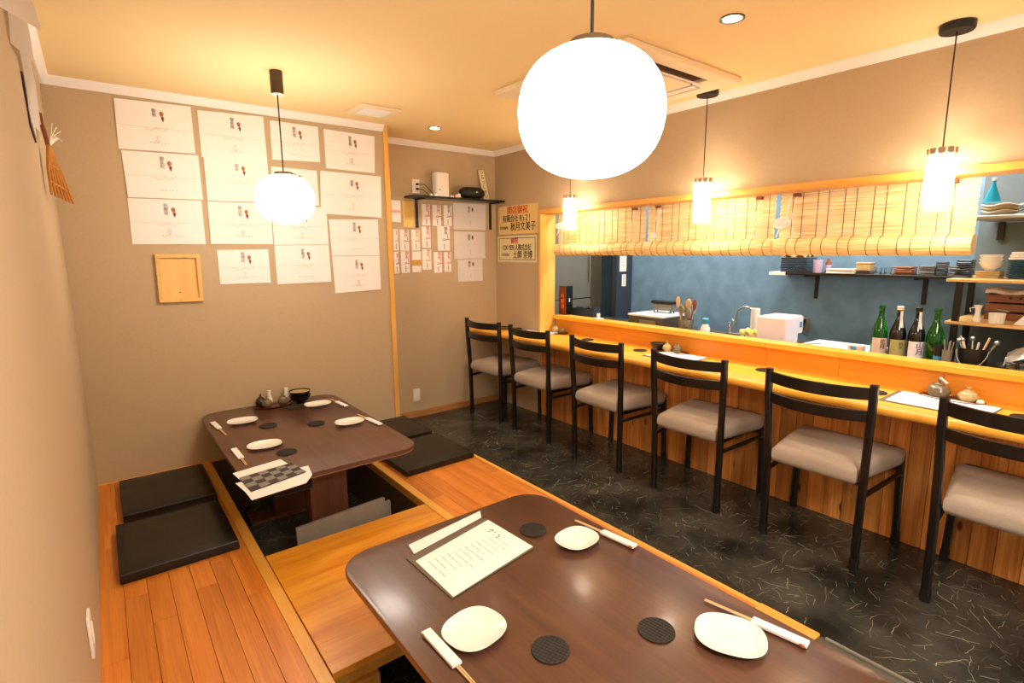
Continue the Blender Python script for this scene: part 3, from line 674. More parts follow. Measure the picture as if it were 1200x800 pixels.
# ================================================================ BAMBOO BLINDS
def blind(y0, y1, label):
    t = thing('bamboo_blind', label, 'blind', (3.385, (y0+y1)/2, OZ1))
    zt, zb, rz_, rr_ = OZ1-.003, 1.555, 1.520, .049
    bm = nb(); z = zt; rnd = random.Random(int(y0*100))
    while z > zb:
        h_ = .0042; dx = rnd.uniform(-.0008, .0008); e0 = rnd.uniform(-.003, .003)
        box(bm, 3.384+dx, 3.387+dx, y0+.005+e0, y1-.005+e0, z-h_*.9, z); z -= h_
    o = obj('reeds', bm, 'reed', t, 0, world=True); o['kind'] = 'stuff'
    bm = nb(); n = 40; R = []
    for y_ in (y0, y1):
        R.append([Vector((3.375+math.cos(2*PI*i/n)*(rr_ - (.0016 if i % 2 else 0)), y_, rz_+math.sin(2*PI*i/n)*(rr_*1.02-(.0016 if i % 2 else 0)))) for i in range(n)])
    bridge(bm, R)
    obj('roll', bm, 'reed', t, 20, world=True)
    k = 0; yy = y1-.075
    while yy > y0+.04:
        for q in (0, .056):
            if yy-q < y0+.03: continue
            bm = nb(); tube(bm, [(3.382, yy-q, zt), (3.3818, yy-q, zb)], .0014, 5)
            tube(bm, [(3.375+math.cos(a_)*(rr_+.0012), yy-q, rz_+math.sin(a_)*(rr_+.002)) for a_ in [2*PI*i/20 for i in range(21)]], .0014, 5, cap=False)
            obj('binding_thread', bm, 'thread_dark', t, world=True)
        yy -= .138
    for yc in (y0+.10, y1-.10):
        bm = nb(); box(bm, 3.355, 3.39, yc-.018, yc+.018, zt-.022, zt-.004, .003); obj('pulley', bm, 'brown_leaf', t, world=True)
        bm = nb(); tube(bm, [(3.372, yc, zt-.02), (3.350, yc+.01, 1.70), (3.327, yc-.01, 1.60), (3.325, yc, 1.54), (3.34, yc, 1.50)], .0022, 6); obj('lift_cord', bm, 'cord_white', t, world=True)
    return t
blind(2.562, 3.518, 'short bamboo blind half rolled up beside the left window post')
b2 = blind(1.603, 2.548, 'middle bamboo blind half rolled up behind the middle slatted lamp')
b3 = blind(.665, 1.582, 'right bamboo blind half rolled up, the nearest one')
def knot(p, y_, z_, s=1.0):
    bm = nb(); rnd = random.Random(int(y_*50))
    for k in range(12):
        a_ = rnd.random()*6.28; pts = []
        for j in range(13):
            u = 2*PI*j/12; pts.append((3.322+.012*math.sin(u*2+k), y_+s*(.035*math.cos(u)*math.cos(a_)-.012*math.sin(u)*math.sin(a_)), z_+s*(.022*math.sin(u)+.012*math.cos(u)*math.sin(a_))))
        tube(bm, pts, .0045, 5, cap=False)
    tube(bm, [(3.372, y_-.02, OZ1-.02), (3.345, y_-.01, z_+.02)], .0028, 6); tube(bm, [(3.335, y_+.01, z_), (3.325, y_+.03, z_-.08)], .0028, 6)
    obj('cord_bundle', bm, 'cord_white', p, world=True)
knot(b3, 1.535, 1.655, 1.25); knot(b2, 2.45, 1.615, .6)
knot(bpy.data.objects['bamboo_blind'], 3.44, 1.72, .9)

# ================================================================ PENDANT LAMPS
def slat_lamp(x, y, label, first=None, rad=.050):
    if first: return dup(first, (x, y, H), 0, label)
    t = thing('slatted_pendant', label, 'lamp', (x, y, H), 0, 'slatted pendants above the counter')
    b = nb(); lathe(b, [(.01, -.032), (.060, -.032), (.064, -.026), (.064, -.001), (.01, -.001)], n=28); obj('canopy', b, 'black_plastic', t)
    b = nb(); tube(b, [(0, 0, -.03), (0, 0, -.53)], .0028, 6); obj('cord', b, 'black_plastic', t)
    b = nb(); lathe(b, [(.01, -.750), (.034, -.748), (.034, -.545), (.012, -.540)], n=20); obj('glowing_tube', b, 'glow_tube', t)
    b = nb(); lathe(b, [(.004, -.545), (.014, -.545), (.014, -.515), (.004, -.51)], n=12); obj('lamp_holder', b, 'black_plastic', t)
    bm = nb(); box(bm, rad-.001, rad+.002, -.0085, .0085, -.780, -.535, .0006); me = bpy.data.meshes.new('slat'); bm.to_mesh(me); bm.free(); me.materials.append(MATS['slat_white'])
    bm = nb(); box(bm, rad-.005, rad+.004, -.013, .013, -.535, -.510, .001); mt = bpy.data.meshes.new('slat_tip'); bm.to_mesh(mt); bm.free(); mt.materials.append(MATS['slat_tip'])
    bm = nb(); box(bm, rad-.002, rad+.005, -.0020, .0020, -.780, -.535); mr_ = bpy.data.meshes.new('rod'); bm.to_mesh(mr_); bm.free(); mr_.materials.append(MATS['slat_tip'])
    for k in range(10):
        q = link_obj('rod', mr_, t); q.rotation_euler.z = 2*PI*(k+.5)/10+.2
        s = link_obj('slat', me, t); s.rotation_euler.z = 2*PI*k/10+.2
        q = link_obj('slat_tip', mt, s)
    return t
sl = slat_lamp(3.155, .770, 'slatted pendant lamp hanging nearest, at the right end of the counter')
slat_lamp(3.15, 1.954, 'slatted pendant lamp over the middle of the counter', sl)
slat_lamp(3.15, 3.13, 'slatted pendant lamp at the far end, by the left window post', sl)
def ball_lamp(x, y, zc, label, rx=.153, rz_=.131):
    t = thing('globe_pendant', label, 'lamp', (x, y, H))
    b = nb(); lathe(b, [(.005, -.115), (.030, -.115), (.032, -.108), (.032, -.001), (.005, -.001)], n=24); obj('canopy', b, 'canopy_brown', t)
    b = nb(); lathe(b, [(.005, -.119), (.030, -.119), (.031, -.1152), (.005, -.1152)], n=24); obj('canopy_rim', b, 'white_plastic', t)
    b = nb(); tube(b, [(0, 0, -.118), (0, 0, zc-H+rz_)], .0035, 8); obj('cord', b, 'black_plastic', t)
    prof = []
    for i in range(25):
        a_ = -PI/2+PI*i/24; c, s = math.cos(a_), math.sin(a_)
        r_ = rx*max(c, 0)**.84; z_ = rz_*math.copysign(abs(s)**.90, s)
        prof.append((max(r_, .002), zc-H+z_))
    b = nb(); lathe(b, prof, n=48); obj('glass_globe', b, 'glow_glass', t, 80)
    b = nb(); lathe(b, [(.005, zc-H+rz_+.012), (.045, zc-H+rz_+.010), (.052, zc-H+rz_-.004), (.005, zc-H+rz_-.006)], n=28); obj('globe_cap', b, 'canopy_brown', t)
    return t
ball_lamp(.99, .83, 1.787, 'large glowing white globe pendant above the foreground table')
ball_lamp(.99, 3.12, 1.795, 'glowing white globe pendant above the back table')
def downlight(x, y, label):
    t = thing('downlight', label, 'lamp', (x, y, H), 0, 'recessed ceiling downlights')
    b = nb(); n = 28; prof = [(.050, -.001), (.050, -.005), (.040, -.006), (.038, -.001)]
    R = [[Vector((math.cos(2*PI*i/n)*r, math.sin(2*PI*i/n)*r, z)) for i in range(n)] for r, z in prof]; bridge(b, R, cap=False); obj('rim', b, 'canopy_brown', t)
    b = nb(); lathe(b, [(.036, -.0035), (.036, -.001), (.002, -.001)], n=24); b2_ = obj('bulb', b, 'glow_spot', t)
    l = bpy.data.lights.new('downlight_beam', 'SPOT'); l.energy = 16; l.color = (1, .90, .76); l.spot_size = A(110); l.spot_blend = .7; l.shadow_soft_size = .04
    o = bpy.data.objects.new('downlight_beam', l); COL.objects.link(o); o.location = (0, 0, -.012); o.parent = t
    return t
downlight(2.324, 1.322, 'lit downlight in the ceiling above the aisle, nearer the camera')
downlight(2.31, 3.76, 'lit downlight in the ceiling near the alcove wall')

# ================================================================ AIR CONDITIONER, VENT
t = thing('ceiling_air_conditioner', 'square cream ceiling air conditioner panel with an open louver', 'air conditioner', (2.60, 2.20, H))
X0, X1, Y0, Y1 = 2.12, 3.08, 1.70, 2.72; z0 = H-.03
b = nb()
for a_, c_, d_, e_ in ((X0, X1, Y0, Y0+.09), (X0, X1, Y1-.09, Y1), (X0, X0+.09, Y0+.09, Y1-.09), (X1-.09, X1, Y0+.09, Y1-.09)): box(b, a_, c_, d_, e_, z0, H-.001, .004)
obj('panel_frame', b, 'ac_panel', t, world=True)
b = nb(); box(b, X0+.09, X1-.09, Y0+.09, Y1-.09, H-.010, H-.001); obj('air_slot', b, 'louver_dark', t, world=True)
b = nb(); box(b, X0+.19, X1-.19, Y0+.19, Y1-.19, z0-.002, H-.011, .006); g = obj('intake_grille', b, 'ac_panel', t, world=True)
for (a_, c_, d_, e_) in ((X0+.20, X1-.20, Y0+.115, Y0+.17), (X0+.20, X1-.20, Y1-.17, Y1-.115), (X0+.115, X0+.17, Y0+.2, Y1-.2), (X1-.17, X1-.115, Y0+.2, Y1-.2)):
    b = nb(); box(b, a_, c_, d_, e_, z0-.001, z0+.006, .002)
    if d_ == Y0+.115: bmesh.ops.rotate(b, verts=b.verts, cent=(0, e_, z0), matrix=Matrix.Rotation(A(22), 3, 'X'))
    obj('louver', b, 'white_plastic', t, world=True)
b = nb()
for xa in (X0+.09, X1-.19):
    for ya in (Y0+.09, Y1-.19): box(b, xa, xa+.10, ya, ya+.10, z0+.001, H-.011, .002)
obj('corner_piece', b, 'ac_panel', t, world=True)
t = thing('ceiling_vent', 'small square white vent plate in the ceiling near the back wall', 'vent', (1.72, 3.55, H))
b = nb(); box(b, 1.575, 1.865, 3.42, 3.69, H-.014, H-.001, .004); obj('plate', b, 'ac_panel', t, world=True)
b = nb(); box(b, 1.625, 1.815, 3.47, 3.64, H-.020, H-.0142, .002); obj('cover', b, 'white_trim', t, world=True)

# ================================================================ PAPERS ON THE BACK WALL
RXW = (PI/2, 0, 0)              # text standing on a wall that faces -y
def wall_paper(pts, label, n, knot_=True, extra=None, off=0):
    yb = D-.0015-off; c = Vector((sum(p[0] for p in pts)/4, 0, sum(p[1] for p in pts)/4))
    t = thing('certificate_sheet', label, 'paper', (c.x, yb, c.z), 0, 'white gift notice sheets on the back wall')
    pl = [(p[0]-c.x, p[1]-c.z) for p in pts]; bm = nb()
    f = [bm.verts.new((x, -.0025-(.006 if i in ((n*7) % 4,) else 0), z)) for i, (x, z) in enumerate(pl)]
    g = [bm.verts.new((x, -.0005, z)) for x, z in pl]
    bm.faces.new(f); bm.faces.new(g[::-1])
    for i in range(4): bm.faces.new((f[i], f[(i+1) % 4], g[(i+1) % 4], g[i]))
    obj('sheet', bm, 'paper', t, 0)
    x0 = min(p[0] for p in pl); x1 = max(p[0] for p in pl); z0_ = min(p[1] for p in pl); z1 = max(p[1] for p in pl); wd, ht = x1-x0, z1-z0_; yf = -.0095
    xm = x0+wd*.56
    bm = nb(); box(bm, x0+.004, x1-.004, -.0092, -.0088, -ht*.02-.0008, -ht*.02+.0004)
    rnd = random.Random(n)
    for q in range(6): box(bm, xm-.06+q*.018, xm-.052+q*.018, -.0092, -.0088, z0_+ht*.17, z0_+ht*.17+.005*rnd.random()+.002)
    obj('fold_line', bm, 'faint_ink', t, 0)
    if knot_:
        bm = nb()
        for s_, dx in ((1, -.06), (-1, .06)): tube(bm, [(xm-.02, yf, -ht*.02), (xm-.02+dx*.5, yf, -ht*.02-.02), (xm-.02+dx, yf, -ht*.02-.006*s_)], .0010, 5)
        obj('ribbon_print', bm, 'pale_red', t)
    bm = nb(); zt = z1-ht*.24
    lathe(bm, [(.001, -.014), (.006, -.012), (.010, -.002), (.011, .006), (.004, .014), (.001, .015)], (0, 0, 0), 10)
    for v in bm.verts: v.co.y *= .1
    bmesh.ops.translate(bm, verts=bm.verts, vec=(xm+.012, yf, zt)); o = obj('ornament', bm, 'gold_ink', t)
    bm = nb(); lathe(bm, [(.001, -.018), (.008, .004), (.003, .012)], (0, 0, 0), 8)
    for v in bm.verts: v.co.y *= .1
    bmesh.ops.translate(bm, verts=bm.verts, vec=(xm+.016, yf, zt-.026)); obj('ornament', bm, 'brown_leaf', t)
    text(['御\n祝', '開\n店\n祝', '祝\n開\n店', '御\n祝\n儀'][n % 4], .024, 'ink_grey', t, (xm-.026, yf, zt+.002), RXW)
    if n % 3 != 1: text(['小\n山', '大\n西', '田\n中\n'][n % 3][:3], .022, 'faint_ink', t, (xm-.02, yf, z0_+ht*.25), RXW)
    return t
PAP = [([(0.315, 2.383), (0.695, 2.395), (0.697, 2.119), (0.309, 2.108)], 'white sheet, top row, leftmost in the corner of the back wall'),
 ([(0.32, 2.1), (0.71, 2.11), (0.713, 1.842), (0.325, 1.836)], 'white sheet, leftmost column, second from the top'),
 ([(0.321, 1.831), (0.703, 1.836), (0.702, 1.565), (0.318, 1.564)], 'white sheet, leftmost column, lowest, above the empty wooden frame'),
 ([(0.73, 2.38), (1.109, 2.393), (1.114, 2.118), (0.728, 2.102)], 'white sheet, second column, top'),
 ([(0.737, 2.103), (1.114, 2.118), (1.114, 1.846), (0.737, 1.838)], 'white sheet, second column, second from the top'),
 ([(0.736, 1.832), (1.112, 1.84), (1.109, 1.567), (0.731, 1.566)], 'white sheet, second column, third from the top, left of the globe lamp'),
 ([(0.762, 1.528), (1.074, 1.532), (1.072, 1.306), (0.763, 1.307)], 'small white sheet, second column, bottom'),
 ([(1.15, 2.378), (1.465, 2.375), (1.467, 2.14), (1.147, 2.127)], 'small white sheet, third column, top, crossed by the lamp cord'),
 ([(1.133, 2.081), (1.439, 2.079), (1.441, 1.838), (1.13, 1.841)], 'white sheet partly hidden behind the back globe lamp'),
 ([(1.118, 1.824), (1.489, 1.829), (1.491, 1.568), (1.114, 1.561)], 'white sheet just under the back globe lamp'),
 ([(1.116, 1.558), (1.489, 1.564), (1.492, 1.295), (1.116, 1.292)], 'white sheet, third column, bottom'),
 ([(1.506, 2.369), (1.882, 2.362), (1.874, 2.097), (1.507, 2.102)], 'white sheet, top row, rightmost beside the post'),
 ([(1.463, 2.081), (1.921, 2.076), (1.912, 1.77), (1.449, 1.785)], 'widest white sheet, rightmost column, second from the top'),
 ([(1.502, 1.745), (1.88, 1.756), (1.88, 1.484), (1.51, 1.484)], 'white sheet, rightmost column, third from the top'),
 ([(1.51, 1.480), (1.88, 1.481), (1.877, 1.22), (1.518, 1.209)], 'white sheet, rightmost column, lowest')]
for i, (p, lb) in enumerate(PAP): wall_paper(p, lb, i, off=0)

# wooden frame
t = thing('picture', 'empty square wooden picture frame hanging under the left column of sheets', 'frame', (.539, D-.002, 1.355), 0)
t.rotation_euler = (0, A(.8), 0)
w2, h2, fr = .120, .149, .024
for (x0, x1, z0_, z1) in ((-w2, w2, h2-fr, h2), (-w2, w2, -h2, -h2+fr), (-w2, -w2+fr, -h2+fr, h2-fr), (w2-fr, w2, -h2+fr, h2-fr)):
    b = nb(); box(b, x0, x1, -.022, 0, z0_, z1, .002); obj('rail', b, 'light_wood', t)
b = nb(); box(b, -w2+fr, w2-fr, -.006, -.001, -h2+fr, h2-fr); obj('back_panel', b, 'light_wood', t)
b = nb(); lathe(b, [(.001, 0), (.004, 0), (.004, .004), (.001, .005)], n=10); bmesh.ops.rotate(b, verts=b.verts, cent=(0, 0, 0), matrix=Matrix.Rotation(PI/2, 3, 'X')); bmesh.ops.translate(b, verts=b.verts, vec=(-.005, -.006, -.088)); obj('pin', b, 'dark_metal', t)

# ---------------- envelopes and sheets in the alcove
ENV = [((2.175, 1.948, 2.264, 1.759), 'pink', 'white envelope with a pink band, topmost beside the post'), ((2.281, 1.947, 2.394, 1.718), 'plain', 'plain yellow envelope beside the shelf bracket'),
 ((2.466, 1.931, 2.558, 1.74), 'red', 'red-printed envelope under the shelf, first of three'), ((2.573, 1.928, 2.673, 1.739), 'red', 'red-printed envelope under the shelf, second of three'), ((2.688, 1.93, 2.782, 1.742), 'black', 'black-printed envelope under the shelf, third of three'),
 ((2.18, 1.706, 2.237, 1.52), 'gold', 'narrow gold-printed envelope by the post, middle row'), ((2.243, 1.705, 2.339, 1.518), 'red', 'red-printed envelope by the post, middle row second'), ((2.355, 1.705, 2.445, 1.519), 'gold', 'gold-edged envelope, middle row third'),
 ((2.458, 1.734, 2.556, 1.542), 'red', 'red-printed envelope, middle row fourth, under the bracket'), ((2.619, 1.741, 2.757, 1.518), 'black', 'wide black-printed envelope left of the large sheets, middle row'),
 ((2.179, 1.515, 2.234, 1.322), 'red', 'narrow red envelope by the post, bottom row'), ((2.245, 1.518, 2.339, 1.323), 'red', 'red-printed envelope, bottom row second'), ((2.352, 1.515, 2.446, 1.327), 'band', 'envelope with a broad gold band, bottom row third'),
 ((2.455, 1.534, 2.556, 1.347), 'gold', 'gold-printed envelope, bottom row fourth'), ((2.572, 1.509, 2.668, 1.316), 'red', 'red-printed envelope, bottom row fifth'), ((2.68, 1.508, 2.769, 1.322), 'red', 'red-printed envelope, bottom row, next to the lowest large sheet')]
for i, ((x0, z1, x1, z0_), kd, lb) in enumerate(ENV):
    cx, cz = (x0+x1)/2, (z0_+z1)/2; w2, h2 = (x1-x0)/2-.002, (z1-z0_)/2-.002
    t = thing('gift_envelope', lb, 'envelope', (cx, D2-.001, cz), 0, 'gift envelopes pinned in the alcove')
    b = nb(); box(b, -w2, w2, -.004, 0, -h2, h2, .0008); obj('envelope', b, 'envelope_yellow' if kd == 'plain' else 'paper', t)
    if kd in ('red', 'black', 'gold'):
        m = {'red': 'red_ink', 'black': 'ink', 'gold': 'gold_band'}[kd]
        text('御\n祝', min(.036, w2*.8), m, t, (w2*.30, -.0055, h2*.62), RXW)
        b = nb(); tube(b, [(w2*.55, -.0052, h2*.3), (w2*.6, -.0052, -h2*.1), (-w2*.1, -.0052, -h2*.02), (-w2*.25, -.0052, -h2*.18), (w2*.3, -.0052, -h2*.12), (w2*.9, -.0052, -h2*.08)], .0022, 5); obj('cord_print', b, m, t)
        b = nb(); box(b, w2*.88, w2*.97, -.0048, -.0040, -h2, h2); obj('edge_print', b, 'faint_ink' if kd == 'black' else m, t, 0)
        b = nb()
        for q in range(4): box(b, -.004, .004, -.0050, -.0040, -h2*.85+q*.012, -h2*.85+q*.012+.007)
        obj('lettering', b, 'ink', t, 0)
    if kd == 'pink': b = nb(); box(b, -w2, w2, -.0055, -.0040, -.012, .010); obj('band', b, 'pale_red', t, 0)
    if kd == 'band': b = nb(); box(b, -w2, w2, -.0055, -.0040, -.030, .018); obj('band', b, 'gold_band', t, 0)
for i, ((x0, z1, x1, z0_), lb) in enumerate((((2.794, 1.955, 3.158, 1.71), 'large white sheet under the black speaker, topmost of three'), ((2.795, 1.699, 3.147, 1.442), 'large white sheet in the alcove, middle of three'), ((2.829, 1.444-.005, 3.112, 1.225), 'large white sheet in the alcove, lowest of three'))):
    cx, cz = (x0+x1)/2, (z0_+z1)/2; w2, h2 = (x1-x0)/2, (z1-z0_)/2-.002
    t = thing('certificate_sheet', lb, 'paper', (cx, D2-.001, cz), 0, 'large sheets pinned in the alcove')
    b = nb(); box(b, -w2, w2, -.004, 0, -h2, h2); obj('sheet', b, 'paper_grey', t, 0)
    text('御\n祝', .030, 'ink', t, (-.01, -.0055, h2*.55), RXW)
    b = nb(); lathe(b, [(.001, -.02), (.009, -.01), (.010, .01), (.002, .02)], n=8); bmesh.ops.scale(b, verts=b.verts, vec=(1, .1, 1)); bmesh.ops.translate(b, verts=b.verts, vec=(.03, -.005, h2*.55)); obj('ornament', b, 'brown_leaf', t)
    b = nb(); box(b, -w2, w2, -.0048, -.0040, -.001, .0005); box(b, 0, .006, -.0048, -.004, -h2*.7, -h2*.3); obj('fold_line', b, 'faint_ink', t, 0)

# shelf in alcove
t = thing('wall_shelf', 'narrow dark shelf high in the alcove', 'shelf', (2.8, D2, 1.97))
b = nb(); box(b, 2.30, W-.002, 4.15, D2-.001, 1.968, 1.986, .002); obj('board', b, 'black_wood', t, world=True)
for x_ in (2.405, 3.20):
    b = nb(); box(b, x_, x_+.025, D2-.010, D2-.001, 1.72, 1.967, .001); box(b, x_, x_+.025, 4.17, D2-.010, 1.957, 1.967, .001)
    obj('bracket', b, 'dark_metal', t, world=True)
SZ = 1.9865
t = thing('white_router', 'white rounded tower speaker or router on the alcove shelf', 'device', (2.617, 4.22, SZ))
b = nb(); prism(b, rrect(-.068, .068, -.05, .05, .03, 5), 0, .205, .008, 3); obj('body', b, 'white_plastic', t)
b = nb(); box(b, -.045, -.030, -.0515, -.0495, .055, .062); obj('indicator', b, 'black_plastic', t)
t = thing('black_speaker', 'black rounded portable speaker on the alcove shelf', 'speaker', (2.942, 4.21, SZ))
b = nb(); R = []
for i in range(15):
    u = -1+2*i/14; s = (1-abs(u)**5)**.5 if abs(u) < 1 else .15; s = max(s, .45)
    R.append([Vector((u*.128, math.cos(a_)*.052*s, .054+math.sin(a_)*.053*s)) for a_ in [2*PI*k/20 for k in range(20)]])
bridge(b, R); obj('body', b, 'black_plastic', t, 50)
b = nb(); box(b, .012, .030, -.0545, -.051, .054, .066, .002); obj('badge', b, 'paper_grey', t)
t = thing('wooden_tag', 'narrow pale wooden tag with black writing leaning on the alcove wall', 'sign', (3.135, 4.25, SZ)); t.rotation_euler = (A(-8), A(-8), 0)
b = nb(); box(b, -.030, .030, -.007, .007, 0, .285, .002); obj('board', b, 'sign_cream', t)
for k, c in enumerate('いらっしゃい'): text(c, .048, 'sign_ink', t, (0, -.0085, .258-k*.044), RXW, sx=.8)
for k, (x_, w_, h_) in enumerate(((2.49, .02, .022), (2.535, .03, .018), (2.70, .035, .016), (2.745, .03, .030), (2.775, .022, .042))):
    t = thing('small_ornament', ['tiny white cube at the left end of the alcove shelf', 'small white adapter left of the white tower', 'small white packet just right of the white tower', 'small pale pink box between the tower and the black speaker', 'small cream figure touching the black speaker'][k], 'ornament', (x_, 4.175, SZ))
    b = nb(); box(b, -w_/2, w_/2, -.015, .015, 0, h_*.8, .003, 2); obj('body', b, 'white_plastic' if k != 3 else 'pale_red', t)
    b = nb(); lathe(b, [(w_*.3, h_*.8), (w_*.32, h_*.9), (.002, h_)], n=12); obj('top', b, 'plate_white', t)
t = thing('power_outlet', 'cream wall outlet with two plugs left of the alcove shelf', 'outlet', (2.415, D2-.001, 2.075))
b = nb(); box(b, -.036, .036, -.008, 0, -.06, .06, .003, 2); obj('plate', b, 'white_plastic', t)
for z_ in (-.022, .018): b = nb(); box(b, -.002, .022, -.024, -.008, z_-.010, z_+.008, .002); obj('plug', b, 'black_plastic', t)
b = nb(); tube(b, [(.012, -.024, .018), (.06, -.06, .015), (.10, -.09, -.04), (.13, -.10, -.083)], .0025, 6); tube(b, [(.012, -.024, -.022), (.05, -.05, -.03), (.08, -.08, -.07), (.10, -.09, -.084)], .0025, 6); obj('cable', b, 'black_plastic', t)
t = thing('power_outlet', 'white blank outlet plate low on the alcove wall', 'outlet', (2.348, D2-.001, .205))
b = nb(); box(b, -.035, .035, -.008, 0, -.058, .058, .003, 2); obj('plate', b, 'white_plastic', t); b = nb(); box(b, -.016, .016, -.0095, -.0075, -.035, .035, .001); obj('socket_insert', b, 'paper', t)

# signs on right wall next to opening: faces -x
RXR = (PI/2, 0, -PI/2)
def sign(y0, y1, z0_, z1, m, label):
    t = thing('congratulation_sign', label, 'sign', (W-.001, (y0+y1)/2, (z0_+z1)/2)); w2, h2 = (y1-y0)/2, (z1-z0_)/2
    b = nb(); box(b, -.004, 0, -w2, w2, -h2, h2, .0008); obj('board', b, m, t); return t, w2, h2
t, w2, h2 = sign(3.665, 4.255, 1.668, 1.932, 'sign_yellow', 'yellow sign with red heading, upper of two beside the window post')
text('開店御祝', .082, 'sign_red', t, (-.0055, .0, h2*.62), RXR, sx=.95, bold=.0012)
text('有限会社 R’s２！', .072, 'sign_ink', t, (-.0055, .0, h2*.06), RXR, sx=.84, bold=.0008)
text('秋月文美子', .086, 'sign_ink', t, (-.0055, -.08, -h2*.52), RXR, sx=.86, bold=.0014)
text('代表取締役', .030, 'sign_ink', t, (-.0055, .205, -h2*.55), RXR, sx=.9)
t, w2, h2 = sign(3.68, 4.270, 1.408, 1.653, 'sign_cream', 'cream sign with black border, lower of two beside the window post')
b = nb()
for (a_, c_, d_, e_) in ((-w2+.022, w2-.022, h2-.024, h2-.019), (-w2+.022, w2-.022, -h2+.019, -h2+.024), (-w2+.022, -w2+.027, -h2+.019, h2-.019), (w2-.027, w2-.022, -h2+.019, h2-.019)): box(b, -.0052, -.004, a_, c_, d_, e_)
obj('border_line', b, 'sign_ink', t, 0)
text('御祝', .060, 'sign_red', t, (-.0055, .03, h2*.60), RXR, sx=.95, bold=.001)
text('CIX YEFI 人株式会社', .064, 'sign_ink', t, (-.0055, .0, h2*.08), RXR, sx=.74, bold=.0008)
text('土師 崇博', .078, 'sign_ink', t, (-.0055, -.09, -h2*.48), RXR, sx=.86, bold=.0014)
text('代表取締役', .028, 'sign_ink', t, (-.0055, .17, -h2*.45), RXR, sx=.9)
b = nb(); box(b, -.012, -.004, -.02, .02, h2-.028, h2-.018, .002); obj('clip', b, 'dark_metal', t)

# ---------------- left wall hangings
def curled(name, label, cat, m, pts_fn, nu=10, nv=10, grp=None):
    t = thing(name, label, cat, (0, 0, 0), 0, grp); bm = nb()
    V = [[bm.verts.new(pts_fn(i/nu, j/nv)) for j in range(nv+1)] for i in range(nu+1)]
    for i in range(nu):
        for j in range(nv): bm.faces.new((V[i][j], V[i+1][j], V[i+1][j+1], V[i][j+1]))
    bmesh.ops.solidify(bm, geom=bm.faces[:], thickness=.0015)
    c = sum((v.co for v in bm.verts), Vector())/len(bm.verts); t.location = (0.0, c.y, c.z)
    obj('sheet', bm, m, t, 60, world=True); return t
def bil(A_, B_, C_, D_, bow):
    """A top near, B top far, C bottom far, D bottom near; bows away from the wall in the middle"""
    A_, B_, C_, D_ = map(Vector, (A_, B_, C_, D_))
    return lambda u, v: (A_*(1-u)+B_*u)*(1-v) + (D_*(1-u)+C_*u)*v + Vector((bow*math.sin(PI*v)*math.sin(PI*(.2+.6*u)), 0, 0))
curled('pinned_paper', 'white paper sheet with a pointed corner sticking out from the left wall', 'paper', 'thin_paper', bil((.004, 1.70, 2.36), (.050, 2.20, 2.36), (.0855, 1.95, 2.083), (.003, 1.72, 2.06), .004))
curled('pinned_paper', 'white paper sheet flat on the left wall behind the pointed corner', 'paper', 'thin_paper', bil((.003, 2.20, 2.40), (.020, 2.60, 2.40), (.042, 2.50, 2.14), (.004, 2.24, 2.12), .012))
curled('pinned_paper', 'narrow white paper strip on the left wall above the straw rake', 'paper', 'thin_paper', bil((.004, 2.46, 2.24), (.022, 2.72, 2.24), (.020, 2.76, 1.96), (.003, 2.60, 1.97), .012))
t = thing('pinned_card', 'dark-edged card on the left wall between the paper strips and the rake', 'card', (0, 2.66, 2.0))
b = nb(); prism(b, [(2.55, 2.12), (2.74, 2.08), (2.76, 1.92), (2.60, 1.95)], .001, .006)
for v in b.verts: v.co = Vector((v.co.z, v.co.x, v.co.y))
obj('card', b, 'ink', t, world=True)
b = nb(); prism(b, [(2.57, 2.105), (2.725, 2.07), (2.745, 1.935), (2.61, 1.965)], .0062, .009)
for v in b.verts: v.co = Vector((v.co.z, v.co.x, v.co.y))
obj('sheet', b, 'paper', t, world=True)
b = nb(); tube(b, [(.060, 1.93, 2.26), (.064, 1.95, 2.17)], .003, 5); tube(b, [(.055, 1.97, 2.24), (.06, 1.965, 2.16)], .0025, 5)
t = tag(obj('ribbon_mark', b, 'red_ink', None), 'red ribbon strokes hanging on the papers of the left wall', 'ribbon')
t = thing('straw_rake', 'golden straw rake charm hanging on the left wall', 'ornament', (0.0, 3.0, 1.95))
b = nb(); tube(b, [(.020, 3.0, 2.03), (.030, 3.0, 1.95)], .008, 8); obj('handle', b, 'brown_leaf', t, world=True)
for k in range(7):
    u = k/6; b = nb(); tube(b, [(.030, 3.0, 1.955), (.022+.035*u, 2.93+.14*u, 1.85), (.022+.062*u, 2.90+.20*u, 1.745-.02*u)], [.006, .006, .0045], 8); obj('tine', b, 'bronze_straw', t, world=True)
b = nb(); tube(b, [(.022, 2.915, 1.80), (.068, 3.05, 1.775)], .004, 6); tube(b, [(.022, 2.93, 1.87), (.052, 3.04, 1.86)], .004, 6); obj('cross_cord', b, 'bronze_straw', t, world=True)
b = nb(); prism(b, [(2.96, 2.07), (3.0, 2.045), (3.02, 1.98), (2.98, 1.99)], .012, .020)
for v in b.verts: v.co = Vector((v.co.z+.006, v.co.x, v.co.y))
obj('leaf', b, 'brown_leaf', t, world=True)
for k in range(6):
    u = k/5; b = nb(); tube(b, [(.034, 3.0, 1.95), (.045+.02*u, 3.0+.02*k, 2.0), (.052+.012*(k % 3), 3.02+.015*k, 2.045-.012*k)], .0016, 5); obj('rice_stem', b, 'cord_white', t, world=True)
t = thing('wall_switch', 'white switch plate low on the left wall', 'switch', (0, 1.86, .41))
b = nb(); box(b, .0005, .009, -.036, .036, -.062, .062, .003, 2); obj('plate', b, 'white_plastic', t); b = nb(); box(b, .009, .012, -.012, .012, -.03, .03, .001); obj('rocker', b, 'white_trim', t)

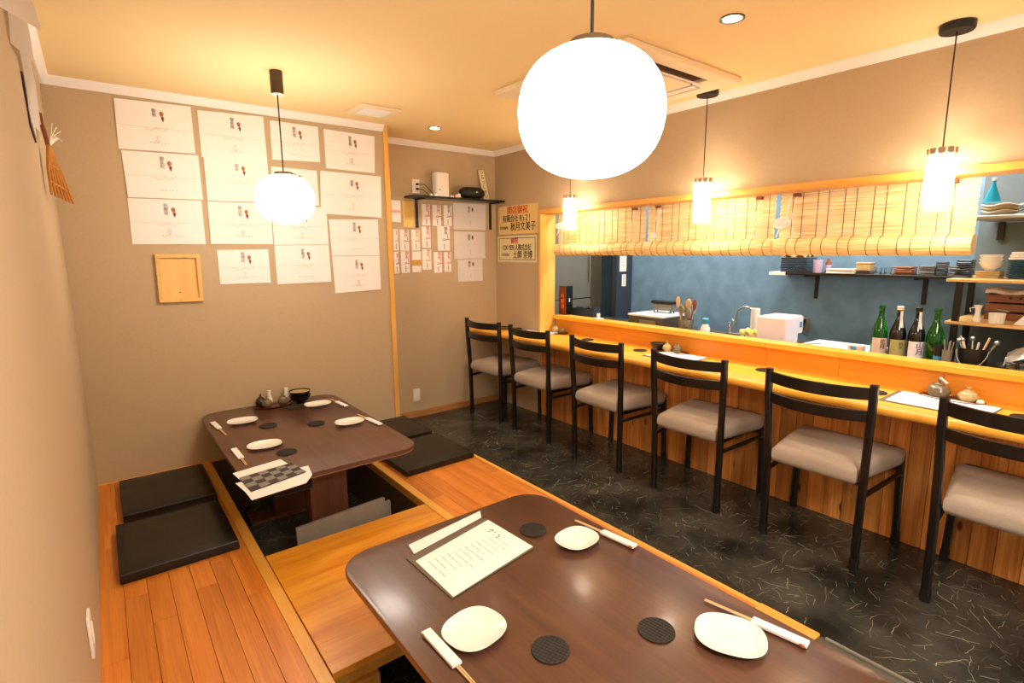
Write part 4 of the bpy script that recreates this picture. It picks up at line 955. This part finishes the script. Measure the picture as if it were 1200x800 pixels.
# ================================================================ KITCHEN
WZ = .858
t = thing('kitchen_worktop', 'steel kitchen worktop running behind the bar ledge', 'worktop', (3.8, 1.8, 0))
b = nb(); box(b, 3.53, 4.12, NEARK+.01, 1.90, WZ-.03, WZ, .003); box(b, 3.53, 4.12, 2.24, 3.58, WZ-.03, WZ, .003); box(b, 3.53, 3.62, 1.90, 2.24, WZ-.03, WZ, .003); box(b, 4.04, 4.12, 1.90, 2.24, WZ-.03, WZ, .003); obj('surface', b, 'worktop_steel', t, world=True)
b = nb(); box(b, 3.62, 4.04, 1.90, 1.91, WZ-.18, WZ-.001); box(b, 3.62, 4.04, 2.23, 2.24, WZ-.18, WZ-.001); box(b, 3.62, 3.63, 1.91, 2.23, WZ-.18, WZ-.001); box(b, 4.03, 4.04, 1.91, 2.23, WZ-.18, WZ-.001); box(b, 3.62, 4.04, 1.90, 2.24, WZ-.19, WZ-.18); obj('sink_basin', b, 'steel_dark', t, world=True)
b = nb(); box(b, 3.56, 4.10, NEARK+.01, 3.58, 0, WZ-.20); obj('cabinet', b, 'steel', t, world=True)
# refrigerator
t = thing('steel_refrigerator', 'tall stainless refrigerator at the far end of the kitchen', 'refrigerator', (3.9, 4.0, 0))
b = nb(); box(b, 3.50, 4.26, 3.82, 4.28, 0, 1.98); obj('body', b, 'steel_dark', t, world=True)
for (x0, x1, z0_, z1) in ((3.505, 4.10, .06, 1.03), (3.505, 4.10, 1.04, 1.95), (4.11, 4.255, .06, 1.95)):
    b = nb(); box(b, x0, x1, 3.795, 3.82, z0_, z1, .004); d_ = obj('door', b, 'steel_dark' if x1 > 4.2 else 'steel', t, world=True)
b = nb(); tube(b, [(4.06, 3.775, 1.2), (4.06, 3.775, 1.45)], .008, 8); obj('handle', b, 'steel', t, world=True)
for k, (z0_, z1, x0, x1) in enumerate(((1.30, 1.455, 4.30, 4.40), (1.15, 1.27, 4.34, 4.40))):
    t = thing('wall_note', ['pale note sheet pinned on the dark kitchen end panel, upper', 'small pale note under the other note on the kitchen end panel'][k], 'note', ((x0+x1)/2, 3.598, (z0_+z1)/2), 0)
    b = nb(); box(b, x0, x1, 3.594, 3.598, z0_, z1); obj('sheet', b, 'paper', t, world=True)
    b = nb()
    for q in range(4): box(b, x0+.012, x1-.012, 3.5932, 3.5938, z1-.02-q*.025, z1-.014-q*.025)
    obj('lettering', b, 'faint_ink', t, world=True)
# box on ledge left, bottle rack
t = thing('dark_carton', 'tall black carton with orange lettering at the left end of the ledge', 'box', (3.50, 3.545, .933))
b = nb(); box(b, 3.462, 3.545, 3.49, 3.585, .933, 1.195, .002); obj('carton', b, 'dark_glass', t, world=True)
b = nb(); box(b, 3.4605, 3.462, 3.492, 3.583, .935, 1.193); obj('side_panel', b, 'lacquer_red', t, world=True)
for k, c in enumerate('吟醸酒'): text(c, .046, 'orange_mark', t, (-.0405, -.008, .165-k*.045), RXR, bold=.001)
b = nb(); box(b, 3.495, 3.51, 3.4885, 3.4905, 1.05, 1.085); obj('emblem', b, 'faint_ink', t, world=True)
t = thing('glass_caddy', 'dark caddy holding glasses behind the black carton', 'caddy', (3.64, 3.42, WZ))
b = nb(); box(b, 3.60, 3.68, 3.28, 3.56, WZ, WZ+.02); box(b, 3.60, 3.606, 3.28, 3.56, WZ+.02, WZ+.13); box(b, 3.674, 3.68, 3.28, 3.56, WZ+.02, WZ+.13); box(b, 3.606, 3.674, 3.28, 3.286, WZ+.02, WZ+.15); box(b, 3.606, 3.674, 3.554, 3.56, WZ+.02, WZ+.13); obj('tray', b, 'navy_panel', t, world=True)
for k in range(3):
    g = thing('tumbler', ['clear tumbler in the dark caddy, nearest the carton', 'clear tumbler in the middle of the dark caddy', 'clear tumbler at the right end of the dark caddy'][k], 'glass', (3.64, 3.50-.08*k, WZ+.021))
    b = nb(); lathe(b, [(.024, 0), (.030, .13), (.028, .13), (.022, .006), (.001, .006)], n=18); obj('glass', b, 'glass', g)
t = thing('salt_cellar', 'small white lidded pot on the ledge right of the dark caddy', 'pot', (3.47, 3.10, .9325))
b = nb(); lathe(b, [(.03, 0), (.045, .004), (.042, .010), (.015, .012), (.014, .03), (.018, .045), (.002, .05)], n=16); obj('body', b, 'plate_white', t)
# cooker appliance
t = thing('countertop_cooker', 'squat steel kitchen appliance with a pale top near the slicer', 'appliance', (3.80, 2.70, WZ))
b = nb(); box(b, 3.62, 3.98, 2.56, 2.90, WZ, WZ+.115, .006, 2); obj('body', b, 'steel_dark', t, world=True)
b = nb(); box(b, 3.615, 3.985, 2.555, 2.905, WZ+.116, WZ+.132, .004, 2); obj('top_plate', b, 'cutting_board', t, world=True)
b = nb(); box(b, 3.612, 3.62, 2.62, 2.78, WZ+.02, WZ+.09, .002); obj('front_panel', b, 'steel', t, world=True)
t = thing('vegetable_slicer', 'dark metal slicer standing on the pale-topped appliance', 'slicer', (3.86, 2.72, WZ+.132))
b = nb(); box(b, 3.835, 3.905, 2.635, 2.825, WZ+.152, WZ+.206, .004); obj('body', b, 'steel', t, world=True)
b = nb(); box(b, 3.83, 3.91, 2.62, 2.84, WZ+.207, WZ+.232, .006); obj('top_roll', b, 'black_plastic', t, world=True)
for y_ in (2.645, 2.81):
    for x_ in (3.845, 3.89): b = nb(); tube(b, [(x_, y_, WZ+.133), (x_, y_, WZ+.153)], .006, 8); obj('foot', b, 'black_plastic', t, world=True)
# utensil crock
t = thing('utensil_holder', 'steel pot holding ladles and wooden spatulas behind the ledge', 'utensil holder', (3.70, 2.40, WZ))
b = nb(); lathe(b, [(.055, 0), (.06, .12), (.057, .12), (.053, .005), (.001, .005)], n=24); obj('pot', b, 'steel', t)
rnd = random.Random(9)
for k, (dx, dy, hh, m_, bl) in enumerate(((0, .07, .245, 'pale_wood', 'flat'), (.01, -.01, .235, 'pale_wood', 'round'), (-.01, -.07, .235, 'crate_wood', 'flat'), (.03, .03, .20, 'steel', 'round'), (-.03, .02, .19, 'steel', 'round'), (.02, -.05, .21, 'white_plastic', 'flat'), (-.02, -.03, .17, 'steel', 'round'))):
    b = nb(); p0 = Vector((dx*.3, dy*.3, .01)); p1 = Vector((dx*1.1, dy*1.1, hh)); tube(b, [p0, p1], .005, 6)
    bb_ = nb(); lathe(bb_, [(.002, -.045), (.016 if bl == 'flat' else .022, -.02), (.019 if bl == 'flat' else .026, .02), (.012, .042), (.002, .046)], n=12)
    for v in bb_.verts: v.co.x *= .3
    bmesh.ops.translate(bb_, verts=bb_.verts, vec=p1); me = bpy.data.meshes.new('x'); bb_.to_mesh(me); bb_.free(); b.from_mesh(me)
    obj('utensil', b, m_, t)
for k, (x_, y_, r_, h_) in enumerate(((3.61, 2.32, .028, .095), (3.60, 2.485, .034, .050), (3.61, 2.258, .024, .085))):
    g = thing('glass_jar', ['clear glass jar in front of the utensil pot', 'low glass dish left of the utensil pot', 'clear glass jar beside the blue-capped bottle'][k], 'jar', (x_, y_, WZ))
    b = nb(); lathe(b, [(r_*.9, 0), (r_, .01), (r_, h_), (r_*.9, h_), (r_*.9, .008), (.001, .008)], n=20); obj('glass', b, 'glass', g)
    b = nb(); lathe(b, [(r_*.8, .009), (r_*.8, h_*.5), (.001, h_*.5)], n=16); obj('contents', b, 'paper_grey', g)
t = thing('detergent_bottle', 'white bottle with blue cap left of the sink', 'bottle', (3.66, 2.205, WZ))
b = nb(); lathe(b, [(.030, 0), (.034, .01), (.034, .075), (.022, .10), (.018, .11), (.001, .11)], n=20); obj('body', b, 'white_plastic', t)
b = nb(); lathe(b, [(.020, .108), (.026, .12), (.026, .145), (.015, .152), (.001, .152)], n=18); obj('cap', b, 'blue_plastic', t)
t = thing('sink_faucet', 'chrome arched faucet with two taps behind the sink', 'faucet', (4.08, 2.17, WZ))
b = nb(); tube(b, [(4.08, 2.20, WZ), (4.08, 2.20, WZ+.14)] + [(4.08-.02*0, 2.125+.075*math.cos(a_), WZ+.14+.072*math.sin(a_)) for a_ in [PI*i/12 for i in range(1, 12)]] + [(4.07, 2.05, WZ+.10)], .008, 10); obj('spout', b, 'chrome', t, world=True)
for y_ in (2.25, 2.00):
    b = nb(); lathe(b, [(.016, 0), (.012, .05), (.02, .06), (.02, .075), (.002, .08)], (4.08, y_, WZ+.001), 14); tube(b, [(4.08, y_, WZ+.07), (4.05, y_-.04, WZ+.105)], .006, 6); obj('tap', b, 'chrome', t, world=True)
t = thing('yellow_sponge_net', 'yellow and white netted scrubbers standing left of the white box', 'scrubber', (3.63, 1.85, WZ))
for k in range(4):
    b = nb(); c_ = (3.625+.01*(k % 2), 1.895-.030*k, WZ+.085+.008*(k % 2)); bmesh.ops.create_icosphere(b, subdivisions=2, radius=.023, matrix=Matrix.Translation(c_))
    for v in b.verts: v.co += Vector((random.uniform(-.003, .003),)*3)
    obj('net_ball', b, 'yellow_net', t, world=True); b = nb(); tube(b, [(c_[0], c_[1], WZ+.001), (c_[0], c_[1], WZ+.066)], .012, 8); obj('stem', b, 'paper', t, world=True)
t = thing('paper_towel_roll', 'white upright roll behind the white box', 'roll', (3.90, 1.955, WZ))
b = nb(); lathe(b, [(.001, 0), (.030, 0), (.030, .225), (.010, .226), (.010, .20), (.001, .20)], n=24); obj('roll', b, 'paper', t)
t = thing('white_dispenser', 'white boxy machine standing behind the ledge near the sink', 'appliance', (3.74, 1.70, WZ))
b = nb(); box(b, 3.62, 3.80, 1.60, 1.795, WZ, WZ+.205, .012, 3); box(b, 3.80, 3.865, 1.60, 1.795, WZ+.09, WZ+.205, .010, 2); obj('body', b, 'lilac_white', t, world=True)
b = nb(); box(b, 3.63, 3.855, 1.61, 1.785, WZ+.2055, WZ+.210, .002); obj('lid', b, 'white_plastic', t, world=True)
b = nb(); box(b, 3.81, 3.84, 1.596, 1.600, WZ+.13, WZ+.17, .001); obj('button_panel', b, 'blue_plastic', t, world=True)
t = thing('cutting_board', 'white cutting board lying behind the ledge right of the white box', 'board', (3.88, 1.38, WZ))
b = nb(); box(b, 3.70, 4.08, 1.16, 1.58, WZ, WZ+.025, .004, 2); obj('board', b, 'cutting_board', t, world=True)
t = thing('kitchen_knife', 'kitchen knife lying on the white cutting board', 'knife', (3.8, 1.5, WZ+.026))
b = nb(); prism(b, [(3.74, 1.56), (3.78, 1.56), (3.92, 1.50), (3.90, 1.49)], WZ+.0255, WZ+.028); obj('blade', b, 'steel', t, world=True)
b = nb(); tube(b, [(3.75, 1.562, WZ+.033), (3.66, 1.595, WZ+.033)], .007, 8); obj('handle', b, 'black_plastic', t, world=True)
t = thing('small_carton', 'small white and blue carton between the cutting board and bottles', 'box', (3.60, 1.175, WZ))
b = nb(); box(b, 3.57, 3.62, 1.14, 1.215, WZ, WZ+.092, .001); obj('carton', b, 'label_pink', t, world=True); b = nb(); box(b, 3.5685, 3.57, 1.17, 1.20, WZ+.06, WZ+.085); obj('print', b, 'blue_plastic', t, world=True)
t = thing('power_outlet', 'wall outlet with black plug above the cutting board', 'outlet', (4.399, 1.82, .93))
b = nb(); box(b, 4.391, 4.399, 1.785, 1.855, .88, .985, .002); obj('plate', b, 'steel', t, world=True); b = nb(); box(b, 4.365, 4.391, 1.81, 1.85, .94, .98, .004); obj('plug', b, 'black_plastic', t, world=True)
b = nb(); tube(b, [(4.38, 1.82, .94), (4.34, 1.79, .91), (4.36, 1.84, .90), (4.33, 1.80, .88), (4.30, 1.75, WZ+.005)], .004, 6); obj('cable', b, 'black_plastic', t, world=True)

# sake bottles
def bottle(y, glass, lab, label, cap, neck=None, marks_=None):
    x = 3.72; t = thing('sake_bottle', label, 'bottle', (x, y, WZ), 0, 'large sake bottles behind the ledge')
    r = .0405; h = .322
    b = nb(); lathe(b, [(.002, 0), (r*.96, 0), (r, .006), (r, .165), (r*.93, .185), (r*.55, .232), (r*.36, .262), (r*.34, .300), (r*.38, .303), (r*.38, .312), (.002, .312)], n=28); obj('body', b, glass, t)
    b = nb(); lathe(b, [(r*.40, .303), (r*.42, .322), (r*.3, .325), (.002, .325)], n=18); obj('cap', b, cap, t)
    b = nb(); a0, a1 = A(145), A(300); n = 14; rl = r+.0006
    vs = [[b.verts.new((rl*math.cos(a0+(a1-a0)*i/n), rl*math.sin(a0+(a1-a0)*i/n), z_)) for i in range(n+1)] for z_ in (.035, .135)]
    for i in range(n): b.faces.new((vs[0][i], vs[0][i+1], vs[1][i+1], vs[1][i]))
    obj('label', b, lab, t)
    if neck:
        b = nb(); ang = A(225); d = Vector((math.cos(ang), math.sin(ang), 0)); s = Vector((-d.y, d.x, 0))
        pts = [(r*.37+.001, .298), (r*.38+.001, .262), (r*.57+.001, .232), (r*.80, .205)]
        vv = [[b.verts.new(d*q + s*e + Vector((0, 0, z_))) for e in (-.007, .007)] for q, z_ in pts]
        for i in range(3): b.faces.new((vv[i][0], vv[i][1], vv[i+1][1], vv[i+1][0]))
        obj('neck_label', b, neck, t)
    if marks_:
        ang = A(222)
        for k, c in enumerate(marks_[0]):
            text(c, marks_[2], marks_[1], t, (math.cos(ang)*(rl+.001), math.sin(ang)*(rl+.001), .112-k*marks_[2]*.95), (PI/2, 0, ang+PI/2), bold=.0008)
    return t
bottle(1.108, 'green_glass', 'label_pink', 'green sake bottle with pink and white label, leftmost of four', 'green_glass', None, ('花月', 'sign_ink', .030))
bottle(1.018, 'dark_glass', 'label_gold', 'dark sake bottle with white cap and olive label', 'white_plastic', 'paper', ('純米', 'holder_grey', .022))
bottle(.930, 'dark_glass', 'label_white', 'dark sake bottle with white label and purple writing', 'black_plastic', 'paper', ('山月', 'purple_ink', .038))
bottle(.845, 'green_glass', 'green_glass', 'green sake bottle with pale lettering, rightmost of four', 'green_glass', None, ('神力', 'pale_green_ink', .040))
t = thing('tall_cup', 'black cup with a blue band right of the sake bottles', 'cup', (3.64, .802, WZ))
b = nb(); lathe(b, [(.020, 0), (.024, .14), (.022, .14), (.018, .005), (.001, .005)], n=20); obj('cup', b, 'black_plastic', t)
b = nb(); lathe(b, [(.0218, .035), (.0232, .080), (.0228, .080), (.0214, .035)], n=20); obj('band', b, 'blue_plastic', t)
t = thing('cutlery_jar', 'grey jar of small utensils beside the black shelf post', 'jar', (3.60, .758, WZ))
b = nb(); lathe(b, [(.020, 0), (.022, .12), (.020, .12), (.018, .005), (.001, .005)], n=20); obj('jar', b, 'grey_board', t)
for k in range(5):
    b = nb(); a_ = k*1.26; tube(b, [(0, 0, .02), (.022*math.cos(a_), .022*math.sin(a_), .165+.01*(k % 2))], .003, 6); obj('utensil', b, 'steel', t)

# shelving unit at the right of the kitchen
t = thing('shelving_rack', 'black post shelving rack with pale wooden shelves at the kitchen right', 'shelf', (4.0, .3, WZ))
for x_, y_ in ((3.80, .79), (4.28, .835), (3.80, -.35), (4.28, -.35)):
    b = nb(); box(b, x_, x_+.03, y_-.015, y_+.015, WZ, 1.33, .002); obj('post', b, 'black_wood', t, world=True)
for z_ in (1.095, 1.325):
    b = nb(); box(b, 3.79, 4.33, -.38, .845 if z_ > 1.2 else .83, z_, z_+.016, .002); obj('shelf_board', b, 'shelf_wood', t, world=True)
# upper dish shelf
t = thing('upper_dish_shelf', 'pale upper shelf behind the right blind', 'shelf', (4.05, .2, 1.64))
b = nb(); box(b, 3.86, 4.39, -.38, .80, 1.655, 1.672, .002); obj('board', b, 'steel', t, world=True)
for y_ in (.74, -.3): b = nb(); box(b, 4.385, 4.399, y_, y_+.03, 1.55, 1.655); obj('bracket', b, 'dark_metal', t, world=True)
for k in range(3):
    g = thing('serving_platter', ['wavy cream platter on the upper shelf, at the blind edge', 'wavy cream platter on the upper shelf, second', 'wavy cream platter on the upper shelf, third'][k], 'platter', (3.96, .69-.17*k, 1.673))
    for j in range(3):
        b = nb(); lathe(b, [(.04, .016*j), (.05, .016*j+.002), (.085, .016*j+.022), (.082, .016*j+.024), (.05, .016*j+.006), (.002, .016*j+.005)], n=24); 
        for v in b.verts:
            if v.co.xy.length > .07: v.co.z += .006*math.sin(4*math.atan2(v.co.y, v.co.x))
        obj('platter', b, 'plate_white' if j != 1 else 'pottery_light', g)
t = thing('teal_flask', 'teal glass cone flask on the upper shelf', 'flask', (3.97, .735, 1.742))
b = nb(); lathe(b, [(.034, 0), (.037, .006), (.033, .025), (.012, .085), (.008, .10), (.008, .115), (.002, .116)], n=24); obj('body', b, 'teal_glass', t)
b = nb(); lathe(b, [(.009, .117), (.010, .130), (.002, .132)], n=14); obj('stopper', b, 'white_plastic', t)
# long shelf on the wall with small crockery
t = thing('crockery_wall_shelf', 'long dark wall shelf stacked with small dishes under the right blind', 'shelf', (4.27, 1.4, 1.33))
b = nb(); box(b, 4.14, 4.399, .86, 1.99, 1.322, 1.340, .002); obj('board', b, 'dark_metal', t, world=True)
b = nb(); box(b, 4.135, 4.40, 1.875, 1.995, 1.318, 1.342, .002); obj('end_sleeve', b, 'paper', t, world=True)
for y_ in (1.755, 1.09):
    b = nb(); box(b, 4.388, 4.399, y_-.012, y_+.012, 1.14, 1.321); box(b, 4.20, 4.388, y_-.012, y_+.012, 1.309, 1.321); obj('bracket', b, 'dark_metal', t, world=True)
SH = 1.3405
def stack(x, y, z, n, r, m, label, sq=True, step=.012, grp=None, name='small_plate', rx=None):
    """a stack: each dish a thing of its own"""
    me = None
    for k in range(n):
        if me is None:
            b = nb(); a_ = r if rx is None else rx
            if sq: prism(b, rrect(-a_, a_, -r, r, .008, 2), 0, step*.78, .002, 1)
            else: lathe(b, [(r*.5, 0), (r*.62, .001), (r, step*.9), (r*.97, step*.95), (r*.6, step*.35), (.002, step*.3)], n=22)
            me = bpy.data.meshes.new('dish'); b.to_mesh(me); b.free(); me.materials.append(MATS[m])
        o = link_obj(name, me, None); o.location = (x+random.uniform(-.002, .002), y+random.uniform(-.002, .002), z+k*step); o.rotation_euler.z = random.uniform(-.06, .06)
        pos = 'bottom' if k == 0 else 'topmost' if k == n-1 else ['', 'second from bottom', 'third from bottom', 'fourth from bottom', 'fifth from bottom', 'sixth from bottom', 'seventh from bottom'][k]
        tag(o, label + ', ' + pos, 'dish', grp or label)
stack(4.24, 1.83, SH, 8, .092, 'lacquer', 'black dish in the wide left stack on the wall shelf', step=.0135)
t = thing('folded_towel', 'crumpled pale cloth on top of the wide black dish stack', 'cloth', (4.24, 1.83, SH+8*.0135))
b = nb(); g = bmesh.ops.create_grid(b, x_segments=10, y_segments=10, size=.085)['verts']
for v in g: v.co.z = .012+.010*math.sin(v.co.x*90)*math.cos(v.co.y*70)+random.uniform(0, .004)
bmesh.ops.solidify(b, geom=b.faces[:], thickness=.006); obj('cloth', b, 'tan_glaze', t)
t = thing('lilac_cup', 'pale lilac cup on the crockery shelf right of the black stack', 'cup', (4.20, 1.68, SH))
b = nb(); lathe(b, [(.028, 0), (.032, .09), (.029, .09), (.026, .006), (.001, .006)], n=20); obj('cup', b, 'purple_cup', t)
t = thing('brown_bottle', 'small brown bottle next to the lilac cup', 'bottle', (4.24, 1.625, SH))
b = nb(); lathe(b, [(.018, 0), (.018, .07), (.010, .085), (.010, .10), (.001, .10)], n=16); obj('body', b, 'brown_leaf', t)
b = nb(); lathe(b, [(.0185, .02), (.0185, .055), (.0182, .055), (.0182, .02)], n=16); obj('label', b, 'purple_cup', t)
stack(4.22, 1.51, SH, 3, .088, 'plate_white', 'pale flat dish in the low white stack', step=.011)
stack(4.22, 1.38, SH, 2, .05, 'grey_glaze', 'grey dish in the flat pile under the brown box', step=.010)
t = thing('small_box', 'mottled cream box on the crockery shelf', 'box', (4.20, 1.38, SH+.021))
b = nb(); box(b, -.04, .04, -.042, .042, 0, .042, .004); obj('body', b, 'pottery_light', t); b = nb(); box(b, -.041, .041, -.043, .043, .0425, .055, .003); obj('lid', b, 'tan_glaze', t)
for k in range(2):
    g = thing('glass_cup', ['clear glass cup on the crockery shelf, left of two', 'clear glass cup on the crockery shelf, right of two'][k], 'glass', (4.19, 1.30-.055*k, SH)); b = nb(); lathe(b, [(.018, 0), (.024, .045), (.022, .045), (.016, .005), (.001, .005)], n=16); obj('glass', b, 'glass', g)
stack(4.20, 1.155, SH, 4, .052, 'crate_wood', 'brown square dish in the brown stack', step=.0135)
stack(4.20, 1.035, SH, 5, .042, 'grey_glaze', 'dark grey square dish, left stack of three small stacks')
stack(4.20, .965, SH, 7, .028, 'pottery_dark', 'dark brown square dish, tallest of three small stacks')
t0 = SH; stack(4.20, .90, SH, 5, .030, 'grey_glaze', 'pale grey square dish, right stack of three small stacks')
S2 = 1.3415
stack(3.98, .81, S2, 8, .036, 'black_wood', 'black square dish stacked at the rack corner', step=.0125)
stack(3.98, .705, S2, 4, .052, 'tan_glaze', 'tan square plate under the white bowls', step=.010)
for k in range(3):
    g = thing('white_bowl', ['white bowl, lowest of three on the tan plates', 'white bowl, middle of three on the tan plates', 'white bowl, topmost of three on the tan plates'][k], 'bowl', (3.98, .705, S2+.041+.020*k))
    b = nb(); lathe(b, [(.022, 0), (.024, .004), (.042, .020), (.054, .045), (.0515, .045), (.038, .022), (.002, .010)], n=24); obj('bowl', b, 'plate_white', g)
stack(3.98, .585, S2, 8, .055, 'blue_glaze', 'blue-grey round plate at the right edge', sq=False, step=.0125)
t = thing('folded_towel', 'white folded cloth on the blue plate stack', 'cloth', (3.98, .58, S2+8*.0125))
for k in range(3): b = nb(); box(b, -.045+.004*k, .045-.003*k, -.05, .05-.004*k, .014*k, .014*k+.013, .006, 2); obj('fold', b, 'paper', t)
# crates on the middle shelf
S1 = 1.1115
for k in range(3):
    g = thing('wooden_tray', ['brown wooden tray, lowest of the stack on the rack', 'brown wooden tray, middle of the stack on the rack', 'brown wooden tray with round holes, top of the stack on the rack'][k], 'tray', (4.13, .52, S1+.050*k), 0, None)
    b = nb(); box(b, -.11, .11, -.19, .19, 0, .006); obj('base', b, 'crate_wood', g)
    for (a_, c_, d_, e_) in ((-.11, -.10, -.19, .19), (.10, .11, -.19, .19), (-.10, .10, -.19, -.18), (-.10, .10, .18, .19)): b = nb(); box(b, a_, c_, d_, e_, .006, .040, .001); obj('side', b, 'crate_wood', g)
    if k == 2:
        for q in range(3): b = nb(); tube(b, [(-.1125, .09-.04*q, .024), (-.1095, .09-.04*q, .024)], .007, 12); obj('hole', b, 'black_plastic', g)
t = thing('folded_towel', 'white cloth draped over the top wooden tray', 'cloth', (4.12, .50, S1+.142))
b = nb(); g = bmesh.ops.create_grid(b, x_segments=8, y_segments=16, size=1)['verts']
for v in g: v.co = Vector((v.co.x*.09, v.co.y*.22, .02+.008*math.sin(v.co.y*9)+.006*math.sin(v.co.x*7)))
bmesh.ops.solidify(b, geom=b.faces[:], thickness=.016); obj('cloth', b, 'paper', t)
t = thing('white_jug', 'small white jug on the rack shelf, left of the ribbed cup', 'jug', (3.88, .712, S1))
b = nb(); lathe(b, [(.016, 0), (.018, .01), (.011, .045), (.013, .07), (.020, .088), (.017, .088), (.009, .05), (.001, .04)], n=18); tube(b, [(0, .014, .075), (0, .034, .070), (0, .030, .05)], .003, 6); obj('body', b, 'plate_white', t)
t = thing('ribbed_cup', 'white ribbed cup with a strainer on the rack shelf', 'cup', (3.86, .628, S1))
b = nb(); R = []
for r_, z_ in ((.030, 0), (.033, .055), (.030, .055), (.027, .005)): R.append([Vector((math.cos(2*PI*i/32)*(r_+(.0018 if i % 2 else 0)), math.sin(2*PI*i/32)*(r_+(.0018 if i % 2 else 0)), z_)) for i in range(32)])
bridge(b, R); obj('cup', b, 'plate_white', t)
b = nb(); tube(b, [(.022*math.cos(a_), -.02+.024*math.sin(a_), .068+.006*math.sin(a_)) for a_ in [2*PI*i/16 for i in range(17)]], .003, 6, cap=False); obj('strainer', b, 'steel', t)
t = thing('paper_packet', 'white paper packet at the right edge of the rack shelf', 'packet', (3.87, .52, S1))
b = nb(); prism(b, [(-.02, -.05), (.02, -.05), (.02, .04), (-.02, .04)], 0, .06)
for v in b.verts:
    if v.co.z > .03: v.co.y = v.co.y*.4-.02
obj('packet', b, 'paper', t)
# bucket and tray
t = thing('black_bucket', 'black bucket with a wire handle holding utensils', 'bucket', (3.67, .667, WZ))
b = nb(); lathe(b, [(.048, 0), (.052, .004), (.062, .135), (.065, .138), (.060, .138), (.050, .008), (.001, .008)], n=28); obj('bucket', b, 'black_plastic', t)
b = nb(); tube(b, [(-.02-.045*math.sin(PI*i/12), .064*math.cos(PI*i/12), .128-.085*math.sin(PI*i/12)) for i in range(13)], .0028, 6); obj('handle', b, 'steel', t)
rnd = random.Random(4)
for k in range(8):
    a_ = rnd.random()*6.28; b = nb(); p1 = Vector((.06*math.cos(a_), .075*math.sin(a_)-.01, .165+.03*rnd.random())); tube(b, [(.01*math.cos(a_), .01*math.sin(a_), .02), p1], .0045, 6)
    if k % 2 == 0: bmesh.ops.create_icosphere(b, subdivisions=1, radius=.014, matrix=Matrix.Translation(p1))
    obj('utensil', b, ['steel', 'paper_grey', 'steel', 'pale_wood'][k % 4], t)
t = thing('wrapped_tray', 'film-wrapped grey tray behind the upturned glasses', 'tray', (3.84, .43, WZ))
b = nb(); lathe(b, [(.12, 0), (.16, .03), (.17, .045), (.165, .047), (.13, .03), (.002, .028)], (0, 0, 0), 32, .8, 1.0); obj('tray', b, 'steel', t)
b = nb(); g = bmesh.ops.create_grid(b, x_segments=16, y_segments=20, size=1)['verts']; rnd = random.Random(2)
for v in g:
    e = 1-(v.co.x**2+v.co.y**2)*.5; v.co = Vector((v.co.x*.10, v.co.y*.13, .05+.11*max(0, e)+rnd.uniform(-.008, .008)))
bmesh.ops.solidify(b, geom=b.faces[:], thickness=.003); obj('film', b, 'tray_film', t)
for k, y_ in enumerate((.505, .455, .40)):
    g = thing('upturned_glass', ['upturned glass behind the ledge, first from the bucket', 'upturned glass behind the ledge, second from the bucket', 'upturned glass behind the ledge at the photo edge'][k], 'glass', (3.585, y_, WZ)); b = nb(); lathe(b, [(.026, 0), (.022, .095), (.001, .096), (.001, .090), (.019, .089), (.0235, 0)], n=18); obj('glass', b, 'glass', g)
